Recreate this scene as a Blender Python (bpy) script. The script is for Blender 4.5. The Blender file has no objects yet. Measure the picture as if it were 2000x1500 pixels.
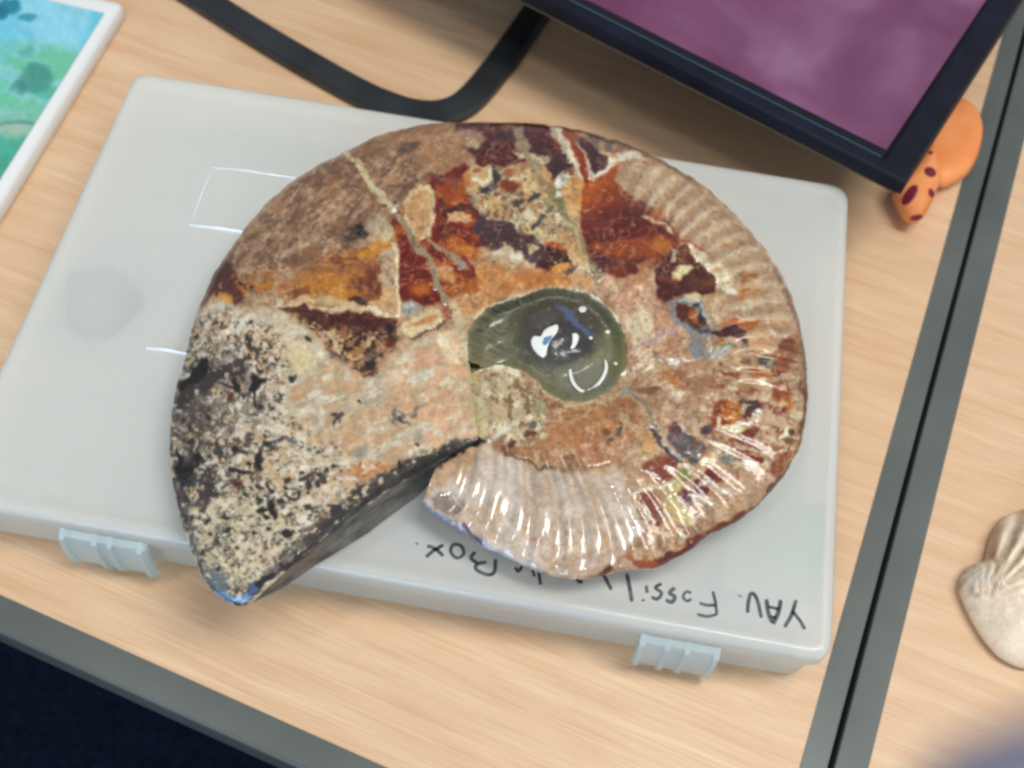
import bpy, bmesh, math, random
import numpy as np
from mathutils import Vector, Matrix

S = bpy.context.scene
COL = S.collection
# ------------------------------------------------------------------ camera
CAM_H = 0.438                                   # metres above the desk top
FPX = 2200.0                                    # focal length in pixels of the 2000 px wide photograph
_p, _r = 0.5, -0.04
RX = np.array([[1, 0, 0], [0, math.cos(_p), -math.sin(_p)], [0, math.sin(_p), math.cos(_p)]])
RY = np.array([[math.cos(_r), 0, math.sin(_r)], [0, 1, 0], [-math.sin(_r), 0, math.cos(_r)]])
CM = RY @ RX
cam_d = bpy.data.cameras.new('camera'); cam = bpy.data.objects.new('camera', cam_d); COL.objects.link(cam)
cam.matrix_world = Matrix([[*CM[0], 0], [*CM[1], 0], [*CM[2], CAM_H], [0, 0, 0, 1]])
cam_d.sensor_width = 36; cam_d.lens = FPX/2000*36; cam_d.clip_start = .01; cam_d.clip_end = 20
cam_d.dof.use_dof = True; cam_d.dof.focus_distance = 0.41; cam_d.dof.aperture_fstop = 11
S.camera = cam

def at(px, py, z):
    d = CM @ np.array([px-1000.0, 750.0-py, -FPX])
    k = (z-CAM_H)/d[2]
    return Vector((d[0]*k, d[1]*k, z))

def at_np(px, py, z):
    dx, dy = px-1000.0, 750.0-py
    D = [CM[i, 0]*dx+CM[i, 1]*dy-CM[i, 2]*FPX for i in range(3)]
    k = (z-CAM_H)/D[2]
    return np.stack([D[0]*k, D[1]*k, z+0*dx], -1)

# ------------------------------------------------------------------ light: a room with a ceiling panel, a cool window and an added highlight light
W = bpy.data.worlds.new('World'); S.world = W; W.use_nodes = True
bg = W.node_tree.nodes['Background']; bg.inputs[0].default_value = (.78, .86, 1, 1); bg.inputs[1].default_value = .42

def area(name, loc, target, sx, sy, power, color):
    l = bpy.data.lights.new(name, 'AREA'); l.shape = 'RECTANGLE'; l.size = sx; l.size_y = sy; l.energy = power; l.color = color
    o = bpy.data.objects.new(name, l); COL.objects.link(o); o.location = loc
    o.rotation_euler = (Vector(target)-Vector(loc)).to_track_quat('-Z', 'Y').to_euler()
    return o
area('overhead_light', (.72, .12, 2.0), (0, .25, 0), .42, 1.25, 33, (1, .97, .92))
area('overhead_light', (-.62, .02, 2.0), (0, .2, 0), .16, .30, 5, (1, .97, .93))  # added small light, placed only for the highlight on the resin dome
area('window_light', (-1.2, -2.5, 1.0), (0, .2, 0), 1.5, 1.2, 44, (.60, .78, 1))

S.view_settings.view_transform = 'Standard'; S.view_settings.look = 'None'
S.view_settings.exposure = -0.06; S.view_settings.gamma = 1
S.render.engine = 'CYCLES'; S.cycles.max_bounces = 8; S.cycles.use_denoising = True
S.cycles.pixel_filter_type = 'BLACKMAN_HARRIS'; S.cycles.filter_width = 2.8

# ------------------------------------------------------------------ helpers
def lin(c):
    c = np.asarray(c, float)/255
    return np.where(c <= .04045, c/12.92, ((c+.055)/1.055)**2.4)

def col(r, g, b, k=1.0):
    v = lin((r, g, b))*k; return (float(v[0]), float(v[1]), float(v[2]), 1)

def mat(name, c, rough=.5, spec=.5, coat=0, coat_rough=.1, metal=0, **kw):
    m = bpy.data.materials.new(name); m.use_nodes = True; nt = m.node_tree
    b = nt.nodes['Principled BSDF']; b.inputs['Base Color'].default_value = c
    b.inputs['Roughness'].default_value = rough; b.inputs['Specular IOR Level'].default_value = spec
    b.inputs['Coat Weight'].default_value = coat; b.inputs['Coat Roughness'].default_value = coat_rough
    b.inputs['Metallic'].default_value = metal
    for k, v in kw.items(): b.inputs[k.replace('_', ' ')].default_value = v
    return m

def nd(m, t, **kw):
    n = m.node_tree.nodes.new(t)
    for k, v in kw.items(): setattr(n, k, v)
    return n

def lk(m, a, b): m.node_tree.links.new(a, b)

def noise_mat(m, c1, c2, scale=30, stretch=(1, 1, 1), rot=0, lo=.35, hi=.65, bump=0, bscale=200, bdist=.0005, detail=5):
    tc = nd(m, 'ShaderNodeTexCoord'); mp = nd(m, 'ShaderNodeMapping'); mp.inputs['Scale'].default_value = stretch; mp.inputs['Rotation'].default_value = (0, 0, rot)
    lk(m, tc.outputs['Object'], mp.inputs['Vector'])
    n = nd(m, 'ShaderNodeTexNoise'); n.inputs['Scale'].default_value = scale; n.inputs['Detail'].default_value = detail; lk(m, mp.outputs[0], n.inputs['Vector'])
    r = nd(m, 'ShaderNodeValToRGB'); r.color_ramp.elements[0].position = lo; r.color_ramp.elements[1].position = hi
    r.color_ramp.elements[0].color = c1; r.color_ramp.elements[1].color = c2
    lk(m, n.outputs[0], r.inputs[0]); b = m.node_tree.nodes['Principled BSDF']; lk(m, r.outputs[0], b.inputs['Base Color'])
    if bump:
        n2 = nd(m, 'ShaderNodeTexNoise'); n2.inputs['Scale'].default_value = bscale; n2.inputs['Detail'].default_value = 4; lk(m, mp.outputs[0], n2.inputs['Vector'])
        bp_ = nd(m, 'ShaderNodeBump'); bp_.inputs['Strength'].default_value = bump; bp_.inputs['Distance'].default_value = bdist
        lk(m, n2.outputs[0], bp_.inputs['Height']); lk(m, bp_.outputs[0], b.inputs['Normal'])
    return m

def mesh_obj(name, verts, faces, material, parent=None, smooth_=True):
    me = bpy.data.meshes.new(name); me.from_pydata([tuple(v) for v in verts], [], faces); me.update()
    o = bpy.data.objects.new(name, me); COL.objects.link(o)
    if material: me.materials.append(material)
    if smooth_:
        me.polygons.foreach_set('use_smooth', [True]*len(me.polygons))
    if parent: adopt(o, parent)
    return o

def adopt(o, parent):
    o.parent = parent; o.matrix_parent_inverse = Matrix.Translation(parent.location).inverted()

def bm_obj(name, bm, material, parent=None, smooth_=True):
    bmesh.ops.recalc_face_normals(bm, faces=bm.faces)
    me = bpy.data.meshes.new(name); bm.to_mesh(me); bm.free()
    o = bpy.data.objects.new(name, me); COL.objects.link(o); me.materials.append(material)
    if smooth_:
        me.polygons.foreach_set('use_smooth', [True]*len(me.polygons)); me.set_sharp_from_angle(angle=math.radians(40))
    if parent: adopt(o, parent)
    return o

def thing(name, label, cat, loc=(0, 0, 0), group=None):
    o = bpy.data.objects.new(name, None); o.empty_display_size = .02; COL.objects.link(o); o.location = loc
    o['label'] = label; o['category'] = cat
    if group: o['group'] = group
    bpy.context.view_layer.update()
    return o

def tag(o, label, cat, group=None):
    o['label'] = label; o['category'] = cat
    if group: o['group'] = group
    return o

def loft(loops, closed=True, cap=True):
    """rings of equal length joined to a skin"""
    n = len(loops[0]); V = [v for l in loops for v in l]; F = []
    for k in range(len(loops)-1):
        for i in range(n if closed else n-1):
            j = (i+1) % n; F.append((k*n+i, k*n+j, (k+1)*n+j, (k+1)*n+i))
    if cap: F.append(tuple(range(n-1, -1, -1))); F.append(tuple((len(loops)-1)*n+i for i in range(n)))
    return V, F

def rrect(c, r, n=6):
    """rounded polygon through corner points c (list of Vector 2d), radius r"""
    out = []; m = len(c)
    for i in range(m):
        p, a, b = Vector(c[i]), Vector(c[i-1]), Vector(c[(i+1) % m])
        u = (a-p).normalized(); v = (b-p).normalized()
        for k in range(n+1):
            t = k/n; q0 = p+u*r*(1-t); q1 = p+v*r*t
            out.append((p+u*r*(1-t)**2+v*r*t**2) if r else p)
    return out

def offset_poly(pts, d):
    """move a convex counter-clockwise outline inwards by d"""
    n = len(pts); out = []
    for i in range(n):
        p, a, b = pts[i], pts[i-1], pts[(i+1) % n]
        e = (b-a); 
        if e.length < 1e-9: out.append(p.copy()); continue
        nrm = Vector((-e.y, e.x)).normalized(); out.append(p+nrm*d)
    return out

def prism_rings(corners, radius, prof, seg=6):
    """corners counter-clockwise; prof: list of (inset, z)"""
    loops = []
    for ins, z in prof:
        c = inset_corners(corners, ins); r = max(radius-ins, .0004)
        loops.append([Vector((p.x, p.y, z)) for p in rrect(c, r, seg)])
    return loft(loops)

def inset_corners(c, d):
    n = len(c); out = []
    for i in range(n):
        p, a, b = Vector(c[i]), Vector(c[i-1]), Vector(c[(i+1) % n])
        u = (p-a).normalized(); v = (b-p).normalized()
        n1 = Vector((-u.y, u.x)); n2 = Vector((-v.y, v.x)); k = 1+n1.dot(n2)
        out.append(p+(n1+n2)*(d/k))
    return out

def box_bm(bm, o, ex, ey, ez, sx, sy, z0, z1):
    """box on axes ex, ey from corner o"""
    vs = [o+ex*a+ey*b+ez*c for c in (z0, z1) for (a, b) in ((0, 0), (sx, 0), (sx, sy), (0, sy))]
    v = [bm.verts.new(p) for p in vs]
    for f in ((0, 3, 2, 1), (4, 5, 6, 7), (0, 1, 5, 4), (1, 2, 6, 5), (2, 3, 7, 6), (3, 0, 4, 7)): bm.faces.new([v[i] for i in f])

def ribbon(pts, w, z, th=.00008):
    """flat pen stroke along points (Vector 2d list)"""
    pts = [Vector(p) for p in pts]; L = []; R = []; n = len(pts)
    for i, p in enumerate(pts):
        t = (pts[min(i+1, n-1)]-pts[max(i-1, 0)]); t = t.normalized() if t.length > 1e-9 else Vector((1, 0))
        nn = Vector((-t.y, t.x)); k = w/2*(.75 if i in (0, n-1) else 1)
        L.append(p+nn*k); R.append(p-nn*k)
    V = [Vector((p.x, p.y, z+th)) for p in L]+[Vector((p.x, p.y, z+th)) for p in R]
    V += [Vector((p.x, p.y, z)) for p in L]+[Vector((p.x, p.y, z)) for p in R]
    F = []
    for i in range(n-1):
        F += [(i, n+i, n+i+1, i+1), (i, i+1, 2*n+i+1, 2*n+i), (n+i+1, n+i, 3*n+i, 3*n+i+1)]
    F += [(0, 2*n, 3*n, n), (n-1, 2*n-1, 4*n-1, 3*n-1)]
    return V, F

def dense(pts, n=6):
    """Catmull-Rom through points"""
    P = [np.array(p, float) for p in pts]; P = [2*P[0]-P[1]]+P+[2*P[-1]-P[-2]]; out = []
    for i in range(1, len(P)-2):
        for k in range(n):
            t = k/n; a, b, c, d = P[i-1:i+3]
            out.append(.5*((2*b)+(-a+c)*t+(2*a-5*b+4*c-d)*t*t+(-a+3*b-3*c+d)*t**3))
    out.append(P[-2]); return out


# ---------------------------------------------------------------- surface pattern of the fossil
# A raster over the plane of the fossil holds mineral colour, relief and gloss; the mesh samples it per vertex.
PX0, PY0, PSC = 310.0, 225.0, 0.5
PW, PH = 650, 500
_rng = np.random.RandomState(7)

def vnoise(x, y, seed):
    r = np.random.RandomState(seed); G = r.rand(256, 256)
    xi = np.floor(x).astype(int); yi = np.floor(y).astype(int)
    fx = x-xi; fy = y-yi; fx = fx*fx*(3-2*fx); fy = fy*fy*(3-2*fy)
    a = G[yi % 256, xi % 256]; b = G[yi % 256, (xi+1) % 256]
    c = G[(yi+1) % 256, xi % 256]; d = G[(yi+1) % 256, (xi+1) % 256]
    return (a*(1-fx)+b*fx)*(1-fy)+(c*(1-fx)+d*fx)*fy

def fbm(x, y, size, octs=4, seed=1, gain=.5):
    s = 0; amp = 1; tot = 0; f = 1.0/size
    for o in range(octs):
        s = s+amp*vnoise(x*f+o*17.3, y*f+o*9.1, seed+o*13); tot += amp; amp *= gain; f *= 2
    return s/tot

def smooth(a, b, x):
    t = np.clip((x-a)/(b-a), 0, 1); return t*t*(3-2*t)

class Raster:
    def __init__(s):
        jy, jx = np.mgrid[0:PH, 0:PW]
        s.X = PX0+jx/PSC; s.Y = PY0+jy/PSC
        # organic edges: every outline is looked up through this warp
        s.WX = s.X+22*(fbm(s.X, s.Y, 22, 5, 11, .62)-.5)
        s.WY = s.Y+22*(fbm(s.X, s.Y, 22, 5, 57, .62)-.5)
        s.wx2 = 26*(fbm(s.X, s.Y, 34, 5, 91, .65)-.5); s.wy2 = 26*(fbm(s.X, s.Y, 34, 5, 33, .65)-.5)
        s.C = np.zeros((PH, PW, 3)); s.Hh = np.zeros((PH, PW)); s.G = np.full((PH, PW), .35)
    def win(s, pts, pad):
        p = np.array(pts, float)
        x0 = max(0, int((p[:, 0].min()-pad-PX0)*PSC)); x1 = min(PW, int((p[:, 0].max()+pad-PX0)*PSC)+2)
        y0 = max(0, int((p[:, 1].min()-pad-PY0)*PSC)); y1 = min(PH, int((p[:, 1].max()+pad-PY0)*PSC)+2)
        return (slice(y0, y1), slice(x0, x1))
    def coords(s, w, rough):
        if rough == 0: return s.X[w], s.Y[w]
        if rough == 1: return s.WX[w], s.WY[w]
        return s.WX[w]+s.wx2[w]*(rough-1), s.WY[w]+s.wy2[w]*(rough-1)
    def segd(s, X, Y, a, b):
        dx, dy = b[0]-a[0], b[1]-a[1]; L = dx*dx+dy*dy+1e-9
        t = np.clip(((X-a[0])*dx+(Y-a[1])*dy)/L, 0, 1)
        return np.hypot(X-a[0]-t*dx, Y-a[1]-t*dy), t
    def put(s, w, m, col, relief=0, gloss=None, col2=None, tx=None, op=1.0):
        m = m*op
        if col is not None:
            c = np.array(col, float)/255
            if col2 is not None:
                c2 = np.array(col2, float)/255
                c = c[None, None]*(1-tx[..., None])+c2[None, None]*tx[..., None]
            s.C[w] = s.C[w]*(1-m[..., None])+c*m[..., None]
        if relief: s.Hh[w] += m*relief
        if gloss is not None: s.G[w] = s.G[w]*(1-m)+gloss*m
    def poly(s, pts, col, rough=1, feather=3, relief=0, gloss=None, col2=None, mix=None, op=1.0, cover=None, size=14, seed=5):
        pad = 30; w = s.win(pts, pad); X, Y = s.coords(w, rough)
        if X.size == 0: return
        ins = np.zeros(X.shape, bool); d = np.full(X.shape, 1e9)
        n = len(pts)
        for i in range(n):
            a, b = pts[i], pts[(i+1) % n]
            dd, _ = s.segd(X, Y, a, b); d = np.minimum(d, dd)
            c = ((a[1] > Y) != (b[1] > Y)); 
            xx = (b[0]-a[0])*(Y-a[1])/((b[1]-a[1]) if b[1] != a[1] else 1e-9)+a[0]
            ins ^= (c & (X < xx))
        sd = np.where(ins, d, -d); m = smooth(-feather, feather, sd)
        tx = None
        if col2 is not None:
            if mix is None: tx = smooth(.35, .65, fbm(s.X[w], s.Y[w], size, 4, seed))
            else:
                (ax, ay), (bx, by) = mix; L = (bx-ax)**2+(by-ay)**2
                tx = np.clip(((s.X[w]-ax)*(bx-ax)+(s.Y[w]-ay)*(by-ay))/L+.5*(fbm(s.X[w], s.Y[w], 20, 4, seed)-.5), 0, 1)
        if cover is not None:
            m = m*smooth(1-cover-.08, 1-cover+.08, .5+(fbm(s.X[w], s.Y[w], size, 4, seed+40, .6)-.5)*1.9)
        s.put(w, m, col, relief, gloss, col2, tx, op)
    def line(s, pts, wd, col, rough=1, feather=2.5, relief=0, gloss=None, op=1.0, taper=False, cover=None):
        pad = wd+25; w = s.win(pts, pad); X, Y = s.coords(w, rough)
        if X.size == 0: return
        d = np.full(X.shape, 1e9)
        for a, b in zip(pts[:-1], pts[1:]):
            dd, _ = s.segd(X, Y, a, b); d = np.minimum(d, dd)
        r = wd/2*(.8+.5*fbm(s.X[w], s.Y[w], 20, 3, 77))
        m = smooth(feather, -feather, d-r)
        if cover is not None: m = m*smooth(1-cover-.1, 1-cover+.1, .5+(fbm(s.X[w], s.Y[w], 9, 3, 19)-.5)*1.9)
        s.put(w, m, col, relief, gloss, op=op)
    def blob(s, x, y, rx, ry, col, ang=0, rough=1, feather=.35, relief=0, gloss=None, op=1.0, col2=None):
        R = max(rx, ry)*1.4+20; w = s.win([(x-R, y-R), (x+R, y+R)], 0); X, Y = s.coords(w, rough)
        if X.size == 0: return
        ca, sa = np.cos(ang), np.sin(ang); u = (X-x)*ca+(Y-y)*sa; v = -(X-x)*sa+(Y-y)*ca
        q = np.hypot(u/rx, v/ry); m = smooth(1+feather, 1-feather, q)
        tx = None
        if col2 is not None: tx = np.clip(q, 0, 1)**2
        s.put(w, m, col, relief, gloss, col2, tx, op)
    def noise_in(s, pts, col, size, cover, seed, stretch=(1, 1), ang=0, soft=.06, op=1.0, relief=0, feather=12, ridged=False, gloss=None, ramp=None, clus=None):
        w = s.win(pts, 30); X, Y = s.coords(w, 1)
        ins = np.zeros(X.shape, bool); d = np.full(X.shape, 1e9); n = len(pts)
        for i in range(n):
            a, b = pts[i], pts[(i+1) % n]; dd, _ = s.segd(X, Y, a, b); d = np.minimum(d, dd)
            c = ((a[1] > Y) != (b[1] > Y)); xx = (b[0]-a[0])*(Y-a[1])/((b[1]-a[1]) if b[1] != a[1] else 1e-9)+a[0]
            ins ^= (c & (X < xx))
        m = smooth(-feather, feather, np.where(ins, d, -d))
        ca, sa = np.cos(ang), np.sin(ang); x = s.X[w]; y = s.Y[w]
        u = (x*ca+y*sa)/stretch[0]; v = (-x*sa+y*ca)/stretch[1]
        f = fbm(u, v, size, 4, seed, .6)
        if ridged: f = 1-np.abs(f-.5)*5
        else: f = .5+(f-.5)*1.9
        th = 1-cover
        if clus is not None: th = th-clus[1]*(fbm(x, y, clus[0], 3, seed+71)-.5)*2
        if ramp is not None:
            (ax, ay), (bx, by) = ramp; L = (bx-ax)**2+(by-ay)**2
            th = th+.35*np.clip(((x-ax)*(bx-ax)+(y-ay)*(by-ay))/L, 0, 1)
        s.put(w, m*smooth(th-soft, th+soft, f), col, relief, gloss, op=op)

def paint():
    R = Raster(); P, L, B, N = R.poly, R.line, R.blob, R.noise_in
    ALL = [(300, 200), (1640, 200), (1640, 1220), (300, 1220)]
    WH = (222, 212, 186)
    # overall tan nacre with mottling
    P(ALL, (172, 138, 106), 0)
    N(ALL, (192, 160, 130), 40, .5, 3, soft=.2, op=.7)
    N(ALL, (140, 104, 78), 22, .32, 9, soft=.15, op=.5)
    N(ALL, (205, 184, 150), 12, .25, 14, soft=.1, op=.45)
    # ---- brown upper left of the body whorl, streaked along the growth direction
    TL = [(395, 590), (430, 520), (480, 440), (560, 350), (640, 310), (700, 280), (780, 245), (920, 235), (915, 290), (900, 330), (850, 360), (790, 380), (765, 440), (700, 450), (690, 495), (600, 525), (520, 560), (470, 600), (420, 620)]
    P(TL, (154, 118, 90), 1.4, 6, col2=(128, 94, 70), size=30, gloss=.4)
    N(TL, (168, 134, 106), 12, .42, 23, (3, 1), -.7, op=.75, soft=.12)
    N(TL, (104, 76, 62), 8, .36, 26, (2.5, 1), -.7, op=.7)
    N(TL, (190, 166, 134), 6, .16, 28, (3, 1), -.7, op=.7, soft=.04)
    P([(760, 265), (860, 245), (905, 255), (900, 330), (860, 350), (830, 330), (800, 300)], (172, 128, 92), 1.6, 12, op=.7)
    P([(655, 300), (740, 262), (860, 238), (850, 262), (760, 290), (690, 320)], (150, 106, 68), 1.4, 8, op=.6, cover=.6)
    B(800, 287, 22, 10, (70, 62, 56), -.2, op=.7); B(725, 300, 26, 6, (110, 84, 60), -.5, op=.6)
    P([(420, 520), (450, 510), (470, 545), (500, 560), (440, 610), (415, 575), (392, 600), (400, 560)], (82, 40, 34), 1.4, 5, cover=.8, size=18)
    P([(452, 545), (480, 540), (520, 525), (545, 535), (540, 570), (480, 580)], (178, 118, 56), 1.6, 5, cover=.55, size=12, seed=31)
    B(440, 585, 15, 18, (192, 144, 74), .2, 1.3)
    B(506, 436, 22, 5, (176, 148, 104), 0, 1.2, op=.7); B(500, 450, 24, 5, (176, 148, 104), -.2, 1.2, op=.5)
    L([(545, 506), (570, 490), (598, 476)], 7, (205, 185, 160), 1.3, op=.8)
    # ---- amber in the middle of the whorl
    AM = [(540, 565), (600, 525), (650, 490), (700, 485), (765, 470), (782, 606), (700, 602), (640, 592), (560, 594)]
    P(AM, (150, 96, 54), 1.5, 5, col2=(172, 116, 66), size=26, gloss=.2)
    N(AM, (190, 126, 52), 24, .4, 61, (1.8, 1), -.4, op=.8)
    N(AM, (112, 60, 34), 16, .3, 64, (1.8, 1), -.4, op=.8)
    P([(690, 492), (745, 470), (765, 478), (740, 500), (700, 510)], (198, 134, 52), 1.2, 4)
    B(640, 556, 42, 20, (192, 128, 52), .2, 1.6, .5, gloss=.15); B(735, 552, 28, 30, (112, 56, 36), 0, 1.5, .5, gloss=.15)
    B(665, 578, 22, 11, (205, 140, 56), 0, 1.5); B(700, 590, 18, 10, (66, 40, 34), .3, 1.6); B(585, 500, 40, 16, (120, 82, 56), -.4, 1.6, op=.6)
    B(690, 456, 30, 17, (74, 58, 48), -.4, 1.3, .35, relief=-.35); B(704, 452, 13, 12, (44, 34, 30), 0, 1.2, relief=-.3)
    B(735, 440, 22, 20, (178, 158, 128), -.5, 1.5, op=.8); B(755, 462, 10, 16, (200, 180, 142), 0, 1.3)
    L([(560, 594), (620, 582), (700, 598), (770, 604)], 11, (198, 166, 124), 1.8)
    L([(540, 596), (600, 600), (690, 604), (770, 612)], 8, (210, 188, 150), 1.8, relief=.15)
    B(546, 590, 9, 8, (214, 200, 168), 0, 1.2)
    # ---- dark red / amber, centre top
    RED = [(762, 430), (800, 400), (830, 362), (870, 335), (905, 318), (925, 330), (930, 385), (965, 420), (960, 470), (905, 500), (950, 560), (880, 590), (800, 600), (778, 590), (775, 470)]
    P(RED, (128, 40, 16), 1.4, 4, gloss=.12)
    N(RED, (182, 92, 30), 30, .42, 71, op=.85, soft=.12, gloss=.12)
    N(RED, (84, 22, 14), 18, .25, 74, op=.8)
    B(887, 372, 26, 18, (190, 98, 26), -.3, 1.5, .5, gloss=.1); B(862, 350, 22, 10, (124, 40, 20), 0, 1.3)
    P([(856, 362), (888, 350), (930, 352), (930, 380), (900, 370), (880, 395), (862, 392)], (170, 78, 22), 1.4, 6, gloss=.1)
    P([(776, 480), (800, 476), (820, 520), (800, 545), (795, 580), (776, 585)], (116, 26, 14), 1.2, 4, gloss=.08)
    B(905, 488, 34, 15, (208, 132, 54), .35, 1.3, .4, relief=.2, gloss=.15, col2=(176, 84, 30)); B(895, 470, 14, 8, (190, 100, 34), 0)
    B(822, 560, 30, 15, (192, 108, 34), -.1, 1.3, .4, relief=.2, gloss=.15, col2=(150, 62, 24))
    B(905, 562, 44, 18, (186, 104, 38), -.15, 1.3, .4, relief=.2, gloss=.15, col2=(158, 76, 30)); B(930, 596, 34, 18, (198, 146, 98), -.3, 1.6, .5)
    B(905, 590, 40, 14, (200, 150, 104), -.2, 1.6, .5, op=.9)
    B(868, 533, 22, 16, (196, 148, 100), .5, 1.6, .4, op=.9); B(900, 520, 20, 6, (150, 136, 126), .5, 1.5)
    B(880, 508, 12, 10, (176, 94, 40), 0, 1.5); B(845, 510, 10, 8, (160, 84, 40), 0, 1.5)
    L([(870, 412), (900, 402), (925, 408), (940, 430)], 8, (52, 26, 26), 1.4)
    P([(872, 412), (905, 414), (925, 430), (908, 438), (878, 428)], (208, 164, 118), 1.3, 3)
    L([(855, 395), (895, 412), (910, 400)], 5, (70, 34, 30), 1.4, op=.7); L([(836, 340), (895, 358)], 7, (98, 76, 72), 1.5, op=.8)
    # pale slab
    P([(787, 400), (797, 374), (818, 360), (840, 366), (852, 388), (848, 430), (836, 462), (815, 468), (800, 448), (786, 425)], (214, 188, 148), 1.1, 3, relief=.25)
    P([(792, 402), (800, 380), (818, 368), (836, 374), (845, 392), (842, 428), (830, 455), (816, 460), (804, 442), (792, 424)], (200, 158, 110), 1.1, 4, col2=(186, 142, 98))
    # ---- dark red top
    DR = [(890, 240), (1010, 236), (1075, 245), (1100, 300), (1118, 340), (1090, 378), (1068, 350), (1060, 318), (1010, 318), (990, 330), (940, 326), (915, 300)]
    P(DR, (82, 22, 16), 1.3, 4, gloss=.1, col2=(66, 22, 22), size=26)
    N(DR, (112, 34, 18), 16, .25, 81, op=.8)
    N(DR, (170, 140, 116), 4, .09, 83, op=.5)
    B(922, 270, 26, 13, (164, 132, 104), .15, 1.8); B(925, 280, 16, 7, (190, 170, 138), .1, 1.5)
    L([(903, 252), (940, 256), (1000, 246)], 7, (132, 88, 62), 1.6, op=.6, cover=.6)
    P([(1000, 248), (1018, 248), (1026, 282), (1034, 300), (1014, 302), (1008, 285)], (150, 124, 110), 1.4, 3)
    P([(998, 292), (1020, 300), (1050, 300), (1082, 306), (1080, 316), (1050, 318), (1030, 312), (1010, 310)], (204, 184, 152), 1.4, 3, relief=.15)
    # mottled cream
    CR = [(915, 345), (960, 330), (1000, 326), (1062, 318), (1078, 350), (1100, 400), (1125, 440), (1150, 520), (1110, 512), (1060, 482), (1010, 452), (960, 438), (925, 405), (905, 370)]
    P(CR, (190, 152, 102), 1.5, 5, col2=(168, 142, 110), size=22)
    N(CR, (206, 188, 150), 12, .36, 101, op=.8)
    N(CR, (96, 82, 78), 9, .22, 103, op=.75)
    N(CR, (136, 78, 44), 10, .14, 105, op=.9)
    B(1000, 356, 22, 6, (128, 62, 36), .05, 1.4); B(995, 338, 12, 6, (150, 90, 56), 0, 1.6); B(995, 362, 16, 9, (124, 60, 36), 0, 1.5)
    B(1012, 393, 16, 7, (78, 66, 60), -.3, 1.5); B(1042, 388, 12, 6, (66, 58, 60), -.5, 1.4)
    L([(1036, 440), (1050, 432), (1062, 418)], 9, (76, 70, 74), 1.6); B(1028, 420, 14, 9, (206, 190, 162), 0, 1.8); B(1042, 455, 24, 10, (206, 186, 140), -.2, 1.8)
    P([(918, 328), (955, 318), (968, 335), (970, 350), (945, 372), (920, 362), (905, 345)], (186, 150, 108), 1.4, 3)
    L([(962, 332), (974, 345), (966, 362), (940, 370)], 12, (62, 52, 56), 1.4); L([(930, 350), (944, 358), (960, 346), (958, 332)], 10, (214, 202, 168), 1.2, relief=.2)
    B(930, 326, 10, 6, (190, 168, 128), 0, 1.4); B(934, 330, 7, 4, (150, 88, 52), 0, 1.4)
    P([(905, 340), (920, 330), (920, 372), (905, 372)], (196, 120, 52), 1.6, 5, op=.8)
    # purple-brown vein
    L([(945, 440), (985, 455), (1010, 470), (1050, 490)], 34, (70, 54, 60), 1.8, relief=-.1)
    P([(948, 400), (958, 430), (1000, 452), (1040, 458), (1062, 478), (1110, 486), (1128, 505), (1120, 540), (1060, 540), (1015, 520), (990, 490), (955, 480), (930, 450)], (72, 48, 50), 1.7, 5, cover=.68, size=26)
    P([(1075, 480), (1112, 488), (1115, 520), (1070, 536), (1052, 520)], (64, 26, 22), 1.4, 5, gloss=.15)
    P([(960, 490), (985, 478), (1015, 486), (1020, 505), (1000, 525), (975, 520)], (198, 172, 136), 1.8, 4, cover=.8); B(1005, 500, 10, 7, (216, 208, 186), -.4, 1.5); B(973, 492, 8, 5, (206, 200, 186), .4, 1.5)
    B(1085, 480, 20, 7, (176, 92, 44), .3, 1.4); B(1040, 482, 12, 8, (190, 170, 130), 0, 1.6)
    P([(940, 505), (990, 522), (1040, 528), (1100, 530), (1150, 545), (1150, 560), (1060, 560), (985, 578), (940, 590), (930, 550)], (196, 146, 96), 1.6, 6, col2=(182, 116, 58), size=20)
    B(1095, 522, 22, 9, (206, 146, 70), -.1, 1.5)
    # olive seam from rim to umbilicus
    L([(1012, 262), (1030, 300), (1052, 340), (1075, 380)], 12, (150, 128, 98), 1.2, relief=.1)
    L([(1060, 360), (1092, 400), (1112, 438), (1134, 470), (1150, 510), (1165, 545)], 15, (142, 126, 92), 1.2, relief=.15)
    L([(1078, 372), (1096, 402)], 12, (122, 124, 80), 1.2); L([(1096, 425), (1122, 450), (1142, 500), (1150, 530)], 8, (186, 168, 126), 1.3)
    P([(1106, 470), (1124, 462), (1140, 500), (1142, 528), (1122, 520), (1110, 495)], (196, 160, 116), 1.2, 3, relief=.2)
    B(1086, 420, 11, 6, (212, 200, 170), .4, 1.3); B(1070, 398, 10, 6, (140, 136, 90), .6, 1.3)
    # orange strip, white seams and dark wedge
    P([(1068, 262), (1092, 252), (1110, 275), (1128, 320), (1112, 330), (1098, 290)], (186, 172, 148), 1.4, 4, cover=.85, size=20)
    P([(1098, 246), (1122, 256), (1140, 280), (1160, 318), (1164, 345), (1148, 360), (1130, 345), (1122, 310), (1112, 275)], (176, 84, 30), 1.2, 4, gloss=.15, col2=(150, 48, 16), mix=((1110, 250), (1155, 340)))
    P([(1072, 305), (1105, 300), (1125, 325), (1098, 335), (1085, 352), (1068, 335)], (60, 34, 36), 1.4, 3, gloss=.15)
    L([(1092, 250), (1110, 278), (1118, 305), (1130, 328), (1136, 350)], 9, (216, 206, 180), 1.4, relief=.25)
    L([(1132, 275), (1144, 300), (1152, 325), (1156, 345)], 7, (218, 208, 184), 1.3, relief=.2)
    P([(1128, 266), (1150, 272), (1176, 296), (1192, 315), (1180, 335), (1158, 343), (1152, 318)], (66, 30, 30), 1.2, 3, gloss=.15)
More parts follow.
